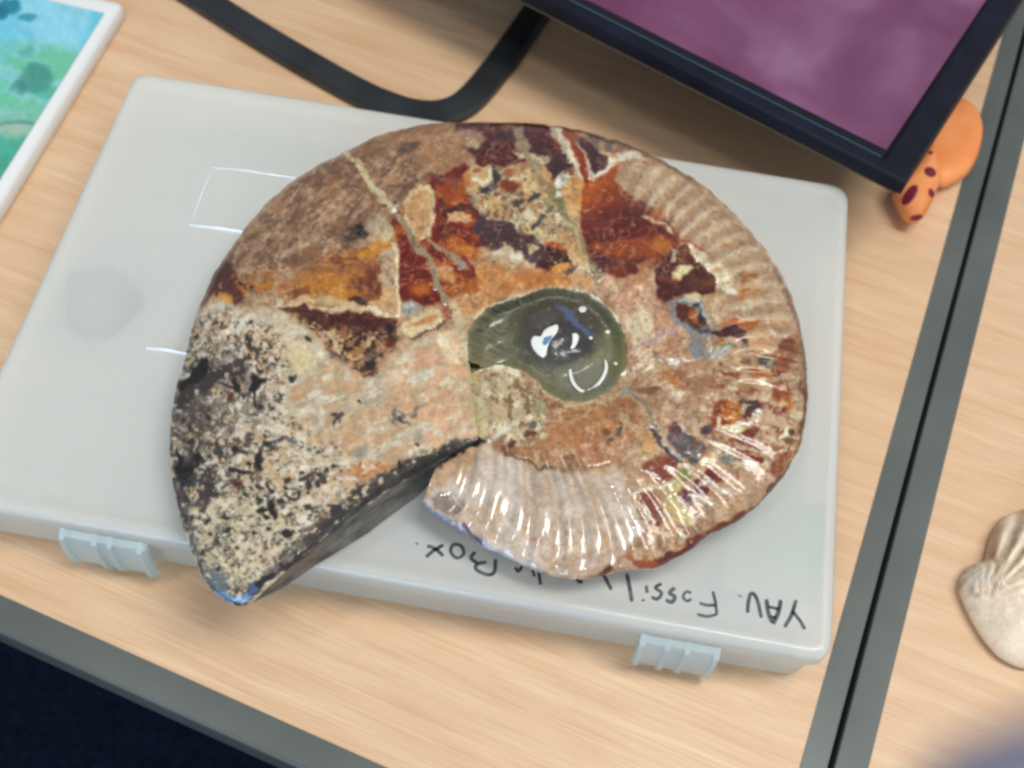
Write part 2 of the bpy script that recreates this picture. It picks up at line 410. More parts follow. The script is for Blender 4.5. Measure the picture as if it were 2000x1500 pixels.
    L([(1158, 346), (1185, 336), (1198, 318), (1225, 308), (1248, 300)], 10, (228, 220, 200), 1.3, relief=.3)
    P([(1205, 306), (1245, 292), (1262, 302), (1230, 316)], (226, 218, 196), 1.4, 3, relief=.2)
    P([(1120, 250), (1170, 262), (1240, 288), (1200, 306), (1170, 290), (1150, 272)], (120, 96, 84), 1.6, 4, col2=(168, 138, 104), size=12)
    L([(1090, 244), (1170, 262), (1250, 292)], 7, (66, 50, 50), 1.4, op=.75)
    P([(1085, 345), (1112, 330), (1118, 348), (1108, 362), (1096, 385), (1084, 372), (1080, 358)], (206, 198, 178), 1.6, 3, cover=.85, relief=.2)
    B(1098, 360, 14, 8, (228, 224, 208), .2, 1.4, relief=.2); B(1092, 380, 8, 6, (226, 222, 206), 0, 1.3)
    P([(1108, 350), (1140, 350), (1152, 380), (1135, 400), (1125, 420), (1105, 412), (1098, 392)], (196, 138, 74), 1.6, 4, col2=(206, 168, 116), size=14)
    # ---- big amber wedge
    P([(1146, 355), (1180, 342), (1215, 318), (1202, 356), (1240, 388), (1285, 412), (1322, 432), (1332, 468), (1310, 484), (1230, 474), (1150, 484), (1134, 450), (1132, 400)], (188, 90, 30), 1.15, 3.5, gloss=.06, col2=(96, 32, 22), mix=((1170, 360), (1215, 420)), relief=-.15)
    N([(1140, 420), (1230, 405), (1300, 440), (1310, 475), (1150, 480)], (122, 60, 44), 18, .4, 141, op=.5, gloss=.06)
    P([(1146, 476), (1230, 468), (1290, 460), (1325, 472), (1322, 498), (1282, 515), (1262, 535), (1225, 545), (1180, 535), (1152, 505)], (138, 62, 34), 1.2, 3.5, gloss=.08, col2=(104, 44, 30), size=24)
    P([(1152, 476), (1240, 466), (1290, 464), (1280, 500), (1230, 505), (1170, 492)], (164, 82, 38), 1.4, 6, op=.8, gloss=.08)
    B(1296, 480, 26, 16, (194, 118, 46), .2, 1.2, .4, relief=.15, gloss=.1, col2=(170, 92, 40)); B(1285, 420, 14, 18, (164, 82, 42), 0, 1.3)
    B(1180, 515, 22, 16, (80, 34, 36), .3, 1.4); B(1310, 440, 20, 20, (130, 58, 38), .3, 1.4, op=.8)
    P([(1245, 520), (1275, 502), (1278, 508), (1262, 535), (1240, 540)], (164, 112, 70), 1.3, 3)
    # dark right
    P([(1322, 478), (1345, 488), (1385, 520), (1402, 545), (1392, 572), (1345, 586), (1292, 602), (1276, 570), (1280, 525), (1300, 500)], (78, 30, 26), 1.3, 3, gloss=.1)
    P([(1345, 535), (1385, 545), (1395, 560), (1360, 568), (1340, 558)], (98, 56, 30), 1.4, 5)
    B(1334, 498, 14, 18, (96, 44, 28), .2, 1.4); P([(1316, 484), (1322, 484), (1318, 510), (1310, 512)], (178, 160, 140), 1.4, 2)
    P([(1312, 534), (1332, 516), (1352, 520), (1345, 535), (1330, 546), (1314, 545)], (222, 206, 160), 1.2, 3, relief=.3)
    P([(1340, 472), (1368, 488), (1396, 510), (1432, 532), (1434, 556), (1424, 568), (1404, 560), (1396, 536), (1362, 508), (1346, 492)], (228, 216, 182), 1.4, 3, relief=.3)
    B(1428, 570, 14, 6, (226, 220, 200), .5, 1.6)
    # ---- pale pink tan around the umbilicus, right
    UR = [(1180, 545), (1230, 545), (1262, 525), (1275, 580), (1310, 600), (1340, 660), (1310, 700), (1240, 720), (1230, 670), (1212, 610)]
    P(UR, (192, 150, 122), 1.5, 8, col2=(176, 132, 102), size=30)
    N(UR, (218, 202, 170), 16, .3, 151, op=.7)
    P([(1222, 620), (1262, 600), (1278, 650), (1250, 690), (1232, 680)], (208, 190, 158), 1.6, 8, cover=.7, size=16)
    B(1260, 628, 13, 16, (216, 200, 166), 0, 1.6)
    N([(1225, 690), (1400, 640), (1440, 760), (1400, 830), (1240, 740)], (160, 118, 90), 10, .36, 161, (5, 1), -.35, op=.7)
    N([(1225, 690), (1400, 640), (1440, 760), (1400, 830), (1240, 740)], (214, 190, 160), 8, .2, 163, (5, 1), -.35, op=.8)
    L([(1225, 718), (1280, 706), (1345, 702), (1400, 680)], 8, (212, 196, 172), 1.8, cover=.7, relief=.15); L([(1225, 690), (1260, 670), (1320, 645)], 7, (170, 146, 146), 1.8, op=.7)
    B(1314, 708, 10, 5, (226, 220, 206), -.2, 1.2); B(1272, 720, 8, 5, (228, 222, 206), 0, 1.2)
    B(1310, 735, 22, 12, (188, 122, 68), .6, 1.6); B(1325, 730, 14, 9, (150, 96, 62), .4, 1.6); B(1262, 757, 32, 7, (124, 80, 56), .05, 1.7, op=.8)
    B(1320, 770, 12, 14, (214, 200, 176), 0, 1.5, op=.8); B(1430, 730, 50, 26, (176, 140, 104), .3, 1.6, .6, op=.8); B(1370, 750, 44, 14, (146, 100, 72), -.2, 1.8, .5, op=.7)
    # blue-grey knot with amber
    P([(1300, 590), (1350, 570), (1385, 600), (1400, 640), (1440, 636), (1400, 668), (1385, 700), (1350, 700), (1350, 660), (1315, 640)], (132, 130, 128), 1.8, 5, cover=.8, size=18)
    P([(1322, 592), (1340, 596), (1375, 615), (1378, 632), (1350, 640), (1328, 632), (1325, 612)], (92, 44, 26), 1.4, 3, gloss=.15)
    B(1352, 616, 9, 12, (176, 96, 44), .4, 1.4); L([(1354, 598), (1366, 594), (1373, 610), (1368, 622)], 7, (46, 44, 52), 1.3)
    B(1366, 640, 20, 6, (70, 78, 90), .3, 1.5); B(1350, 580, 14, 10, (206, 190, 150), .4, 1.7); L([(1330, 590), (1345, 582), (1370, 598), (1385, 625)], 6, (170, 172, 164), 1.6)
    P([(1386, 648), (1400, 640), (1434, 636), (1462, 645), (1456, 658), (1440, 664), (1420, 656), (1400, 656)], (66, 26, 28), 1.3, 3, gloss=.12)
    P([(1446, 655), (1462, 668), (1466, 680), (1452, 668)], (60, 56, 58), 1.2, 3)
    B(1402, 664, 12, 8, (170, 100, 50), 0, 1.4); B(1435, 670, 20, 12, (196, 166, 132), .3, 1.8); B(1418, 680, 18, 7, (128, 124, 92), 0, 1.7); B(1405, 695, 20, 8, (180, 176, 170), -.4, 1.8)
    P([(1418, 620), (1450, 628), (1484, 622), (1486, 634), (1468, 644), (1440, 636), (1410, 632)], (184, 98, 44), 1.4, 3, gloss=.2)
    L([(1436, 618), (1452, 624)], 4, (224, 206, 180), 1.1)
    P([(1462, 655), (1490, 640), (1502, 625), (1518, 655), (1512, 682), (1486, 694), (1470, 676)], (202, 158, 118), 1.2, 3, relief=.2)
    L([(1498, 625), (1506, 640), (1516, 652)], 7, (218, 202, 174), 1.3)
    P([(1480, 698), (1510, 688), (1528, 665), (1552, 655), (1556, 665), (1566, 690), (1540, 708), (1538, 728), (1515, 734), (1496, 722)], (116, 58, 30), 1.2, 3, gloss=.15, col2=(150, 76, 34), size=22)
    B(1498, 708, 18, 14, (74, 68, 66), .5, 1.5); B(1478, 730, 24, 10, (176, 102, 44), .5, 1.6); B(1515, 725, 14, 9, (124, 48, 26), .2, 1.4)
    B(1490, 743, 9, 4, (214, 208, 186), 0, 1.2)
    P([(1508, 748), (1530, 745), (1545, 765), (1535, 790), (1510, 780)], (136, 70, 40), 1.6, 4, cover=.85); B(1532, 790, 16, 14, (176, 100, 44), .2, 1.6); B(1520, 800, 12, 8, (120, 50, 36), .2, 1.5); B(1500, 770, 14, 18, (204, 180, 144), 0, 1.8, op=.8)
    # orange and white loop
    P([(1388, 800), (1405, 780), (1425, 790), (1430, 830), (1400, 850), (1380, 850)], (132, 64, 34), 1.4, 4)
    P([(1405, 795), (1440, 782), (1462, 796), (1450, 815), (1435, 825), (1415, 820)], (192, 112, 42), 1.3, 4, gloss=.2)
    P([(1440, 784), (1475, 778), (1490, 790), (1472, 812), (1452, 818), (1445, 800)], (72, 50, 42), 1.3, 4, gloss=.2)
    L([(1404, 818), (1410, 836), (1430, 844), (1446, 838)], 9, (214, 190, 150), 1.3, relief=.25); P([(1412, 836), (1430, 826), (1442, 830), (1445, 842), (1425, 848)], (228, 218, 188), 1.1, 3, relief=.2)
    L([(1440, 822), (1460, 826), (1476, 818), (1480, 806)], 9, (224, 216, 200), 1.4, relief=.25); B(1479, 812, 8, 10, (236, 234, 224), 0, 1.2, relief=.2)
    P([(1446, 845), (1470, 832), (1484, 826), (1476, 850), (1465, 868), (1445, 866), (1430, 855)], (112, 50, 34), 1.4, 3)
    B(1378, 842, 11, 9, (74, 58, 62), .4, 1.3); B(1535, 845, 9, 15, (226, 214, 184), 0, 1.4, relief=.2); B(1545, 840, 6, 6, (60, 50, 50), 0, 1.2); B(1545, 860, 8, 8, (110, 80, 60), 0, 1.5)
    N([(1400, 700), (1560, 690), (1570, 850), (1520, 950), (1440, 940), (1400, 870)], (124, 66, 42), 14, .26, 171, (1.6, 1), .2, op=.85)
    N([(1400, 700), (1560, 690), (1570, 850), (1520, 950), (1440, 940), (1400, 870)], (212, 192, 158), 10, .26, 173, (1.6, 1), .2, op=.75)
    P([(1425, 868), (1460, 875), (1500, 868), (1502, 885), (1470, 890), (1435, 884)], (124, 62, 44), 1.6, 3, cover=.8); L([(1435, 875), (1475, 882), (1515, 890), (1530, 880)], 6, (206, 192, 162), 1.6, relief=.15)
    L([(1400, 880), (1420, 890), (1440, 900), (1475, 910)], 8, (204, 192, 170), 1.7, cover=.75); L([(1448, 892), (1490, 900)], 8, (128, 50, 26), 1.4); B(1420, 896, 16, 8, (124, 126, 116), .2, 1.6)
    P([(1508, 905), (1535, 880), (1548, 878), (1535, 910), (1520, 935), (1508, 920)], (138, 80, 52), 1.6, 4)
    # crack and grey dark piece
    L([(1222, 752), (1252, 780), (1274, 812), (1284, 840)], 6, (122, 114, 98), 1.2, relief=-.25)
    L([(1274, 838), (1292, 866), (1312, 888), (1324, 902)], 10, (66, 54, 54), 1.1, relief=-.25)
    P([(1302, 840), (1318, 832), (1340, 836), (1362, 858), (1384, 880), (1370, 892), (1352, 908), (1330, 894), (1312, 866)], (84, 74, 76), 1.2, 3, gloss=.2, col2=(108, 98, 98), size=26)
    B(1318, 840, 16, 8, (92, 52, 50), .2, 1.3); L([(1325, 832), (1348, 846)], 5, (214, 206, 196), 1.1)
    P([(1358, 902), (1378, 890), (1400, 888), (1405, 900), (1385, 908), (1365, 912)], (214, 190, 150), 1.3, 3, relief=.15)
    L([(1296, 862), (1318, 886), (1326, 898)], 4, (166, 160, 158), 1.3)
    P([(1256, 912), (1268, 894), (1290, 888), (1312, 895), (1324, 915), (1308, 938), (1282, 940), (1262, 928)], (138, 78, 48), 1.3, 4, gloss=.2, col2=(112, 54, 44), mix=((1270, 900), (1312, 930)))
    P([(1225, 830), (1260, 838), (1285, 870), (1272, 890), (1245, 880), (1225, 855)], (194, 146, 88), 1.6, 6, op=.8)
    B(1336, 928, 13, 14, (108, 106, 56), .3, 1.3); P([(1326, 916), (1350, 912), (1352, 926), (1330, 938)], (150, 146, 84), 1.5, 4, op=.7)
    P([(1305, 945), (1325, 938), (1335, 950), (1325, 985), (1310, 985)], (186, 176, 112), 1.4, 4)
    P([(1298, 985), (1325, 985), (1352, 1002), (1352, 1028), (1330, 1024), (1308, 1010)], (190, 170, 116), 1.4, 4)
    for x, y, r in ((1328, 908, 4.5), (1318, 965, 5), (1307, 970, 4.5), (1298, 986, 4.5), (1335, 998, 5), (1348, 922, 4.5)):
        B(x, y, r, r, (228, 222, 190), 0, 0, .3, relief=.35, gloss=.08)
    P([(1372, 928), (1382, 916), (1398, 918), (1412, 938), (1420, 942), (1402, 948), (1385, 940)], (112, 42, 36), 1.3, 3)
    P([(1354, 936), (1368, 930), (1392, 948), (1382, 966), (1376, 974), (1362, 962)], (100, 44, 44), 1.3, 3)
    P([(1326, 968), (1340, 955), (1356, 958), (1360, 982), (1344, 988), (1330, 980)], (92, 48, 54), 1.3, 3)
    for a, b in (((1372, 940), (1410, 958)), ((1352, 966), (1395, 988)), ((1326, 975), (1345, 992)), ((1410, 958), (1445, 965))):
        L([a, b], 7, (200, 184, 168), 1.5, relief=.15)
    P([(1248, 962), (1262, 958), (1284, 966), (1296, 998), (1300, 1022), (1284, 1026), (1268, 1010), (1256, 985)], (142, 80, 54), 1.3, 3, gloss=.25, col2=(112, 66, 62), mix=((1260, 962), (1292, 1020)))
    L([(1240, 965), (1252, 990), (1268, 1015), (1284, 1030)], 6, (206, 196, 176), 1.4, relief=.2); L([(1256, 955), (1300, 948), (1320, 940)], 10, (206, 192, 162), 1.8, relief=.1)
    L([(1225, 950), (1240, 985), (1258, 1018), (1268, 1030)], 6, (126, 86, 58), 1.3, op=.8); B(1250, 1035, 18, 8, (128, 122, 110), 0, 1.6)
    # rim, lower right
    L([(1452, 1008), (1420, 1024), (1384, 1042), (1372, 1056)], 15, (112, 56, 36), 1.4, gloss=.2)
    L([(1365, 1058), (1330, 1074), (1300, 1094), (1280, 1104)], 20, (96, 48, 42), 1.5, gloss=.2)
    P([(1310, 1060), (1345, 1050), (1355, 1062), (1325, 1074), (1305, 1075)], (190, 160, 118), 1.6, 3, cover=.7)
    L([(1240, 1100), (1262, 1104), (1284, 1108)], 12, (150, 72, 50), 1.6)
    N([(1220, 1020), (1300, 1015), (1380, 1030), (1280, 1110), (1200, 1100)], (150, 96, 66), 14, .4, 181, op=.8)
    L([(1270, 1040), (1310, 1045), (1335, 1040)], 8, (206, 188, 158), 1.8, cover=.8, relief=.15); B(1338, 1045, 9, 6, (230, 222, 204), .2, 1.4, relief=.2)
    P([(1160, 1122), (1176, 1108), (1198, 1098), (1196, 1112), (1180, 1126), (1166, 1130)], (82, 44, 30), 1.3, 3, relief=-.1); B(1186, 1104, 9, 7, (50, 36, 32), 0, 1.3)
    L([(1566, 745), (1572, 800), (1566, 850), (1550, 900), (1520, 945), (1480, 990), (1440, 1018), (1410, 1032)], 9, (88, 60, 48), 1.3, op=.85, cover=.8)
    L([(1574, 760), (1574, 840), (1560, 880)], 12, (92, 44, 40), 1.3, op=.8, cover=.7)
    L([(1250, 290), (1330, 340), (1440, 440), (1520, 540), (1555, 620), (1570, 700), (1576, 760)], 6, (112, 88, 74), 1.3, op=.8)
    # ---- outer ribs, upper right
    P([(1215, 320), (1290, 320), (1400, 390), (1500, 500), (1550, 620), (1500, 620), (1450, 570), (1420, 530), (1340, 470), (1300, 430), (1245, 385)], (196, 168, 136), 1.4, 8, op=.55, gloss=.15)
    for k, (x0, y0, x1, y1, wd) in enumerate(((1262, 330, 1290, 372, 8), (1282, 335, 1312, 398, 9), (1318, 352, 1330, 378, 7), (1338, 378, 1352, 410, 8), (1332, 400, 1318, 440, 9), (1362, 398, 1376, 438, 9), (1352, 430, 1342, 450, 8), (1395, 420, 1380, 468, 9),
             (1425, 440, 1424, 468, 8), (1400, 475, 1398, 500, 8), (1460, 460, 1440, 490, 8), (1480, 485, 1462, 520, 8), (1440, 500, 1425, 520, 7), (1505, 520, 1480, 545, 8), (1462, 535, 1450, 560, 7), (1530, 560, 1500, 580, 7), (1385, 490, 1440, 502, 7), (1340, 442, 1330, 470, 7), (1400, 385, 1410, 400, 6))):
        L([(x0, y0), ((x0+x1)/2+3, (y0+y1)/2), (x1, y1)], wd, (208, 190, 158), 1.7, relief=.1, op=.4)
    L([(1290, 372), (1300, 400), (1305, 432)], 8, (206, 188, 156), 1.5, relief=.2); L([(1262, 420), (1290, 440), (1312, 452)], 6, (204, 182, 150), 1.5)
    P([(1198, 352), (1212, 322), (1245, 330), (1256, 352), (1240, 382), (1215, 372)], (176, 142, 112), 1.3, 3, relief=.15)
    L([(1330, 468), (1352, 476), (1384, 492)], 4, (170, 70, 50), 1.2)
    L([(1446, 574), (1452, 556), (1460, 540), (1474, 540)], 9, (164, 98, 46), 1.5); B(1462, 575, 26, 16, (190, 138, 84), -.5, 1.8, op=.8); B(1405, 600, 14, 26, (206, 186, 152), .2, 1.7, op=.75); B(1460, 600, 10, 14, (206, 192, 164), .2, 1.6, op=.8)
    # ---- inner lower whorl
    IL = [(930, 720), (960, 705), (1010, 720), (1050, 755), (1100, 785), (1160, 790), (1215, 770), (1260, 830), (1240, 900), (1130, 905), (1040, 905), (980, 880), (940, 850)]
    P(IL, (172, 126, 92), 1.5, 8, col2=(160, 112, 78), size=30)
    N(IL, (198, 172, 134), 14, .4, 201, op=.7)
    N(IL, (120, 86, 62), 12, .2, 203, op=.6)
    FZ = [(930, 730), (945, 712), (985, 708), (1020, 728), (1040, 752), (1060, 790), (1070, 850), (1010, 870), (955, 845)]
    P(FZ, (186, 166, 132), 1.8, 6, op=.9); N(FZ, (214, 202, 172), 12, .44, 211, op=.9, relief=.2); N(FZ, (124, 94, 66), 12, .3, 214, op=.8, relief=-.15)
    L([(945, 722), (965, 710), (990, 714), (1012, 726)], 11, (216, 208, 184), 1.8, relief=.3)
    B(1035, 845, 13, 10, (96, 52, 32), .3, 1.5); B(1040, 828, 8, 6, (90, 84, 76), 0, 1.5); B(1000, 863, 10, 7, (104, 64, 42), 0, 1.5)
    B(1110, 845, 44, 26, (176, 118, 76), .1, 1.7, .5, op=.7); B(1180, 820, 26, 20, (178, 126, 78), .2, 1.7, .5, op=.7); B(1185, 840, 10, 9, (120, 76, 52), 0, 1.6); B(1210, 843, 9, 5, (86, 82, 74), -.3, 1.5); B(1196, 856, 6, 5, (84, 80, 70), 0, 1.4)
    L([(985, 872), (1010, 896), (1040, 908), (1075, 914)], 8, (104, 78, 56), 1.4, relief=-.4, feather=5); L([(1075, 914), (1130, 910), (1190, 905)], 5, (136, 104, 80), 1.5, relief=-.3, feather=4, op=.8)
    L([(1015, 892), (1060, 902), (1110, 900)], 6, (196, 170, 138), 1.7, op=.6); B(1140, 930, 4, 7, (90, 84, 80), 0, 1.3)
    L([(1045, 760), (1090, 786), (1130, 792), (1180, 785)], 6, (200, 182, 148), 1.8, op=.7); B(1052, 798, 14, 10, (146, 138, 108), .4, 1.7)
    B(1228, 765, 13, 9, (142, 136, 118), 0, 1.5); B(1230, 788, 14, 10, (160, 106, 66), .4, 1.6)
    # ---- pearl ribbed lower part: warm grey nacre
    PE = [(905, 930), (940, 870), (985, 885), (1040, 915), (1120, 918), (1215, 925), (1235, 970), (1255, 1030), (1210, 1090), (1165, 1125), (1100, 1135), (950, 1075), (870, 1030), (815, 985), (850, 950)]
    P(PE, (204, 188, 172), 1.3, 6, gloss=.10, col2=(190, 166, 144), size=40)
    N(PE, (206, 190, 178), 14, .3, 221, (1, 4), -.35, op=.5, soft=.15)
    N([(1000, 1010), (1230, 1010), (1200, 1120), (1080, 1130)], (184, 146, 112), 12, .4, 223, op=.6)
    L([(935, 893), (950, 905), (985, 900)], 5, (196, 180, 164), 1.3, op=.6)
    L([(825, 985), (850, 1005), (878, 1022), (905, 1032), (930, 1050), (948, 1068)], 9, (134, 142, 176), 1.3, relief=.1, gloss=.1, op=.9)  # bluish window highlight along this rim, painted into the nacre
    L([(905, 1026), (925, 1042), (940, 1062)], 8, (92, 78, 98), 1.4, op=.9)
    P([(845, 970), (868, 958), (898, 975), (905, 1005), (880, 1012), (850, 995)], (146, 128, 116), 1.5, 4, cover=.75, size=12)
    L([(945, 1060), (970, 1078), (1010, 1096), (1060, 1110)], 7, (176, 176, 190), 1.4, op=.8); L([(870, 960), (892, 980), (902, 1000)], 5, (190, 190, 184), 1.3, op=.8)
    # ---- red-brown band across left, and spots below
    P([(545, 600), (600, 600), (660, 612), (730, 616), (778, 622), (782, 655), (740, 655), (700, 648), (660, 645), (630, 640), (590, 625)], (82, 36, 26), 1.8, 4, cover=.74, size=16, gloss=.2)
    P([(640, 612), (700, 618), (745, 640), (720, 650), (680, 636), (645, 626)], (70, 26, 22), 1.4, 3, gloss=.15)
    L([(720, 540), (735, 600)], 1, (0, 0, 0), op=0)
    P([(742, 540), (765, 535), (778, 600), (772, 615), (745, 606), (715, 600), (722, 590), (750, 582)], (200, 162, 118), 1.3, 3, relief=.15)
    L([(772, 476), (775, 520), (776, 570), (778, 612)], 8, (222, 206, 170), 1.2, relief=.3); P([(740, 500), (768, 480), (772, 560), (752, 560), (750, 530)], (186, 164, 138), 1.5, 4, op=.85)
    L([(718, 600), (745, 610), (772, 612)], 7, (224, 208, 176), 1.4, relief=.2)
    SP = [(560, 615), (620, 620), (700, 645), (780, 640), (778, 680), (740, 700), (735, 735), (690, 735), (640, 705), (610, 660)]
    N(SP, (146, 100, 66), 14, .55, 231, op=.9); N(SP, (60, 38, 32), 11, .44, 233, op=.95, relief=-.1); N(SP, (198, 166, 122), 9, .22, 236, op=.9)
    P([(640, 680), (655, 690), (668, 702), (682, 706), (674, 718), (650, 710), (640, 698)], (52, 46, 44), 1.3, 3); B(722, 706, 15, 20, (50, 42, 40), .2, 1.4); B(710, 728, 14, 9, (88, 54, 36), 0, 1.5); B(762, 640, 9, 12, (38, 28, 30), 0, 1.3); B(768, 670, 12, 9, (96, 46, 34), .2, 1.5)
    L([(644, 648), (655, 665), (662, 685)], 8, (200, 178, 144), 1.4)
    # grey triangle, pale leaf
    P([(782, 588), (802, 584), (828, 600), (812, 612), (788, 622)], (160, 152, 144), 1.3, 3); B(798, 597, 10, 6, (186, 186, 182), .2, 1.4)
    P([(786, 640), (800, 622), (842, 600), (862, 604), (866, 620), (850, 636), (815, 652), (800, 662), (790, 655)], (208, 190, 150), 1.2, 3, relief=.2)
    P([(795, 640), (820, 624), (850, 610), (856, 618), (842, 632), (812, 644)], (188, 134, 88), 1.2, 3)
    L([(800, 668), (830, 650), (852, 638), (866, 626)], 5, (86, 64, 52), 1.3, relief=-.2)
    P([(862, 592), (885, 590), (882, 620), (868, 632), (858, 612)], (150, 92, 66), 1.4, 4); B(875, 610, 8, 12, (132, 74, 60), 0, 1.3)
    # ---- left matrix: pale rock with black dendrites
    LM = [(330, 1200), (320, 700), (375, 640), (412, 585), (470, 600), (560, 612), (600, 650), (655, 700), (720, 745), (760, 700), (790, 670), (850, 660), (905, 640), (925, 700), (928, 790), (940, 850), (800, 925), (700, 980), (560, 1110), (500, 1200)]
    P(LM, (188, 172, 148), 1.6, 8, col2=(196, 172, 142), size=46, gloss=.55)
    N(LM, (208, 197, 176), 14, .45, 301, (1.7, 1), -.5, op=.85)
    N(LM, (188, 148, 108), 22, .34, 303, (2.2, 1), -.4, op=.55)
    N(LM, (160, 144, 116), 11, .32, 305, (1.7, 1), -.4, op=.6)
    N([(560, 760), (650, 700), (780, 680), (900, 650), (930, 850), (700, 975), (640, 900)], (186, 146, 110), 16, .46, 307, (2.6, 1), -.45, op=.6)
    N([(780, 690), (900, 660), (935, 850), (850, 880), (780, 800)], (204, 156, 122), 26, .5, 309, op=.7)
    N([(780, 690), (900, 660), (935, 850), (850, 880), (780, 800)], (214, 188, 152), 8, .25, 311, (1, 4), .3, op=.6)
    P([(858, 650), (885, 640), (880, 670), (900, 710), (885, 715), (862, 690)], (214, 188, 156), 1.5, 6); B(866, 668, 10, 8, (220, 206, 180), 0, 1.5)
    B(722, 918, 34, 18, (190, 126, 78), -.3, 1.7, .5); B(585, 708, 30, 26, (208, 190, 146), 0, 1.8, .5, op=.8); B(545, 680, 46, 30, (206, 182, 146), .2, 1.8, .5, op=.7)
    LD = [(325, 1180), (322, 700), (370, 640), (430, 600), (520, 620), (560, 680), (560, 800), (640, 860), (700, 900), (800, 900), (700, 985), (560, 1110), (470, 1190)]
    N(LD, (112, 104, 94), 11, .36, 321, op=.65, soft=.12, relief=-.05, ramp=((420, 800), (700, 760)))
    N(LD, (66, 56, 50), 8.5, .30, 324, op=.8, soft=.12, clus=(46, .34), relief=-.06, ramp=((400, 850), (720, 800)))
    N(LD, (52, 46, 42), 14, .27, 344, op=.85, soft=.06, clus=(60, .3), relief=-.06, ramp=((400, 850), (700, 800)))
    N(LD, (120, 78, 58), 9, .12, 347, op=.8)
    N(LD, (212, 202, 184), 11, .34, 326, op=.75, soft=.14, relief=.05)
    N(LD, (66, 60, 58), 24, .2, 328, (1.5, 1), -.6, soft=.08, op=.7, ridged=True, relief=-.03, ramp=((380, 800), (560, 760)))
    N([(330, 780), (400, 700), (480, 690), (540, 800), (430, 860), (340, 880)], (108, 98, 92), 12, .5, 331, op=.6)
    N([(345, 1000), (470, 960), (560, 1010), (620, 1060), (520, 1150), (420, 1140)], (206, 190, 156), 12, .55, 333, op=.7)
    BK = (38, 34, 34)
    N([(320, 980), (325, 740), (380, 640), (430, 640), (420, 760), (400, 860), (400, 960), (380, 1100)], (70, 62, 58), 12, .34, 355, op=.6, clus=(40, .25), soft=.08)
    N([(430, 1000), (520, 960), (600, 1000), (560, 1090), (470, 1150), (410, 1100)], (78, 70, 64), 8, .26, 357, op=.7, soft=.08)
    P([(404, 694), (409, 716), (398, 736), (374, 756), (352, 766), (350, 752), (372, 735), (382, 714)], BK, 1.3, 2.5, relief=-.15)
    P([(395, 728), (440, 706), (478, 702), (486, 722), (462, 742), (425, 742), (404, 764), (372, 790), (340, 800), (352, 768)], (66, 58, 56), 1.8, 4, cover=.66, size=12)
    L([(500, 682), (480, 705), (450, 716)], 12, (74, 66, 62), 1.9, cover=.65)
    P([(493, 724), (503, 738), (512, 742), (507, 756), (497, 770), (502, 800), (496, 800), (488, 768), (481, 758), (490, 745)], BK, 1.25, 2.5, relief=-.15)
    L([(455, 745), (466, 762)], 9, BK, 1.4); L([(432, 744), (450, 757), (464, 764)], 6, (52, 48, 46), 1.4)
    B(571, 737, 7, 8, (48, 46, 48), 0, 1.4); B(520, 718, 5, 5, (70, 66, 66), 0, 1.4); B(473, 740, 6, 5, (64, 54, 54), 0, 1.4); B(448, 780, 7, 6, (110, 50, 40), 0, 1.4); B(604, 664, 6, 6, (60, 58, 56), 0, 1.3)
    P([(350, 874), (355, 900), (362, 904), (376, 890), (387, 876), (400, 900), (392, 908), (379, 925), (364, 946), (356, 958), (346, 940), (340, 905)], BK, 1.25, 2.5, relief=-.12)
    N([(345, 900), (400, 890), (430, 930), (400, 990), (350, 980)], (64, 60, 60), 9, .42, 341, op=.9)
    P([(500, 880), (512, 884), (515, 912), (509, 918), (494, 910), (498, 896)], BK, 1.3, 2.5, relief=-.15); L([(452, 918), (468, 925), (484, 924)], 9, (48, 40, 38), 1.5); L([(456, 878), (470, 882), (488, 882)], 6, (66, 60, 58), 1.5); B(458, 880, 6, 6, BK, 0, 1.3); B(482, 900, 7, 6, (56, 46, 46), .5, 1.4)
    B(464, 946, 10, 7, (92, 50, 42), -.4, 1.5); L([(500, 945), (512, 952)], 8, BK, 1.4); L([(524, 940), (534, 962)], 6, BK, 1.3); L([(502, 905), (500, 935), (520, 960), (532, 985)], 5, (92, 88, 86), 1.6, op=.7)
    P([(528, 976), (536, 972), (538, 990), (544, 998), (540, 1018), (534, 1016), (528, 1000), (506, 1002), (504, 996), (526, 992)], BK, 1.25, 2.5, relief=-.15); B(510, 982, 8, 6, (52, 50, 52), .5, 1.4); B(519, 1012, 8, 6, BK, 0, 1.3)
    L([(520, 866), (538, 862), (556, 852), (575, 860)], 10, (70, 66, 64), 1.9, cover=.7); L([(560, 854), (585, 866), (603, 880)], 12, (104, 100, 100), 1.9, cover=.7); B(521, 867, 8, 8, (44, 42, 42), 0, 1.3)
    L([(568, 965), (590, 948), (610, 932), (628, 935)], 20, (74, 62, 54), 1.9, cover=.6); B(600, 950, 6, 9, (58, 50, 46), 0, 1.4); B(618, 948, 7, 8, (58, 50, 46), 0, 1.5)
    P([(548, 1038), (560, 1030), (573, 1036), (570, 1050), (558, 1052)], BK, 1.2, 2.5, relief=-.12)
    for x, y, r in ((441, 1078, 6), (404, 1020, 6), (438, 1006, 6), (443, 1030, 6), (409, 1045, 5), (466, 1066, 4), (356, 820, 7), (372, 832, 5), (408, 822, 8), (370, 857, 7), (548, 980, 6), (604, 988, 6), (568, 1008, 6), (429, 884, 4), (512, 800, 6), (496, 1040, 5), (566, 936, 6), (480, 960, 5), (540, 700, 4), (372, 1014, 5), (655, 816, 7), (705, 784, 4), (654, 912, 6), (640, 920, 5), (428, 1112, 6), (520, 1032, 5)):
        B(x, y, r, r*.9, (58, 52, 50), 0, 1.6, .4)
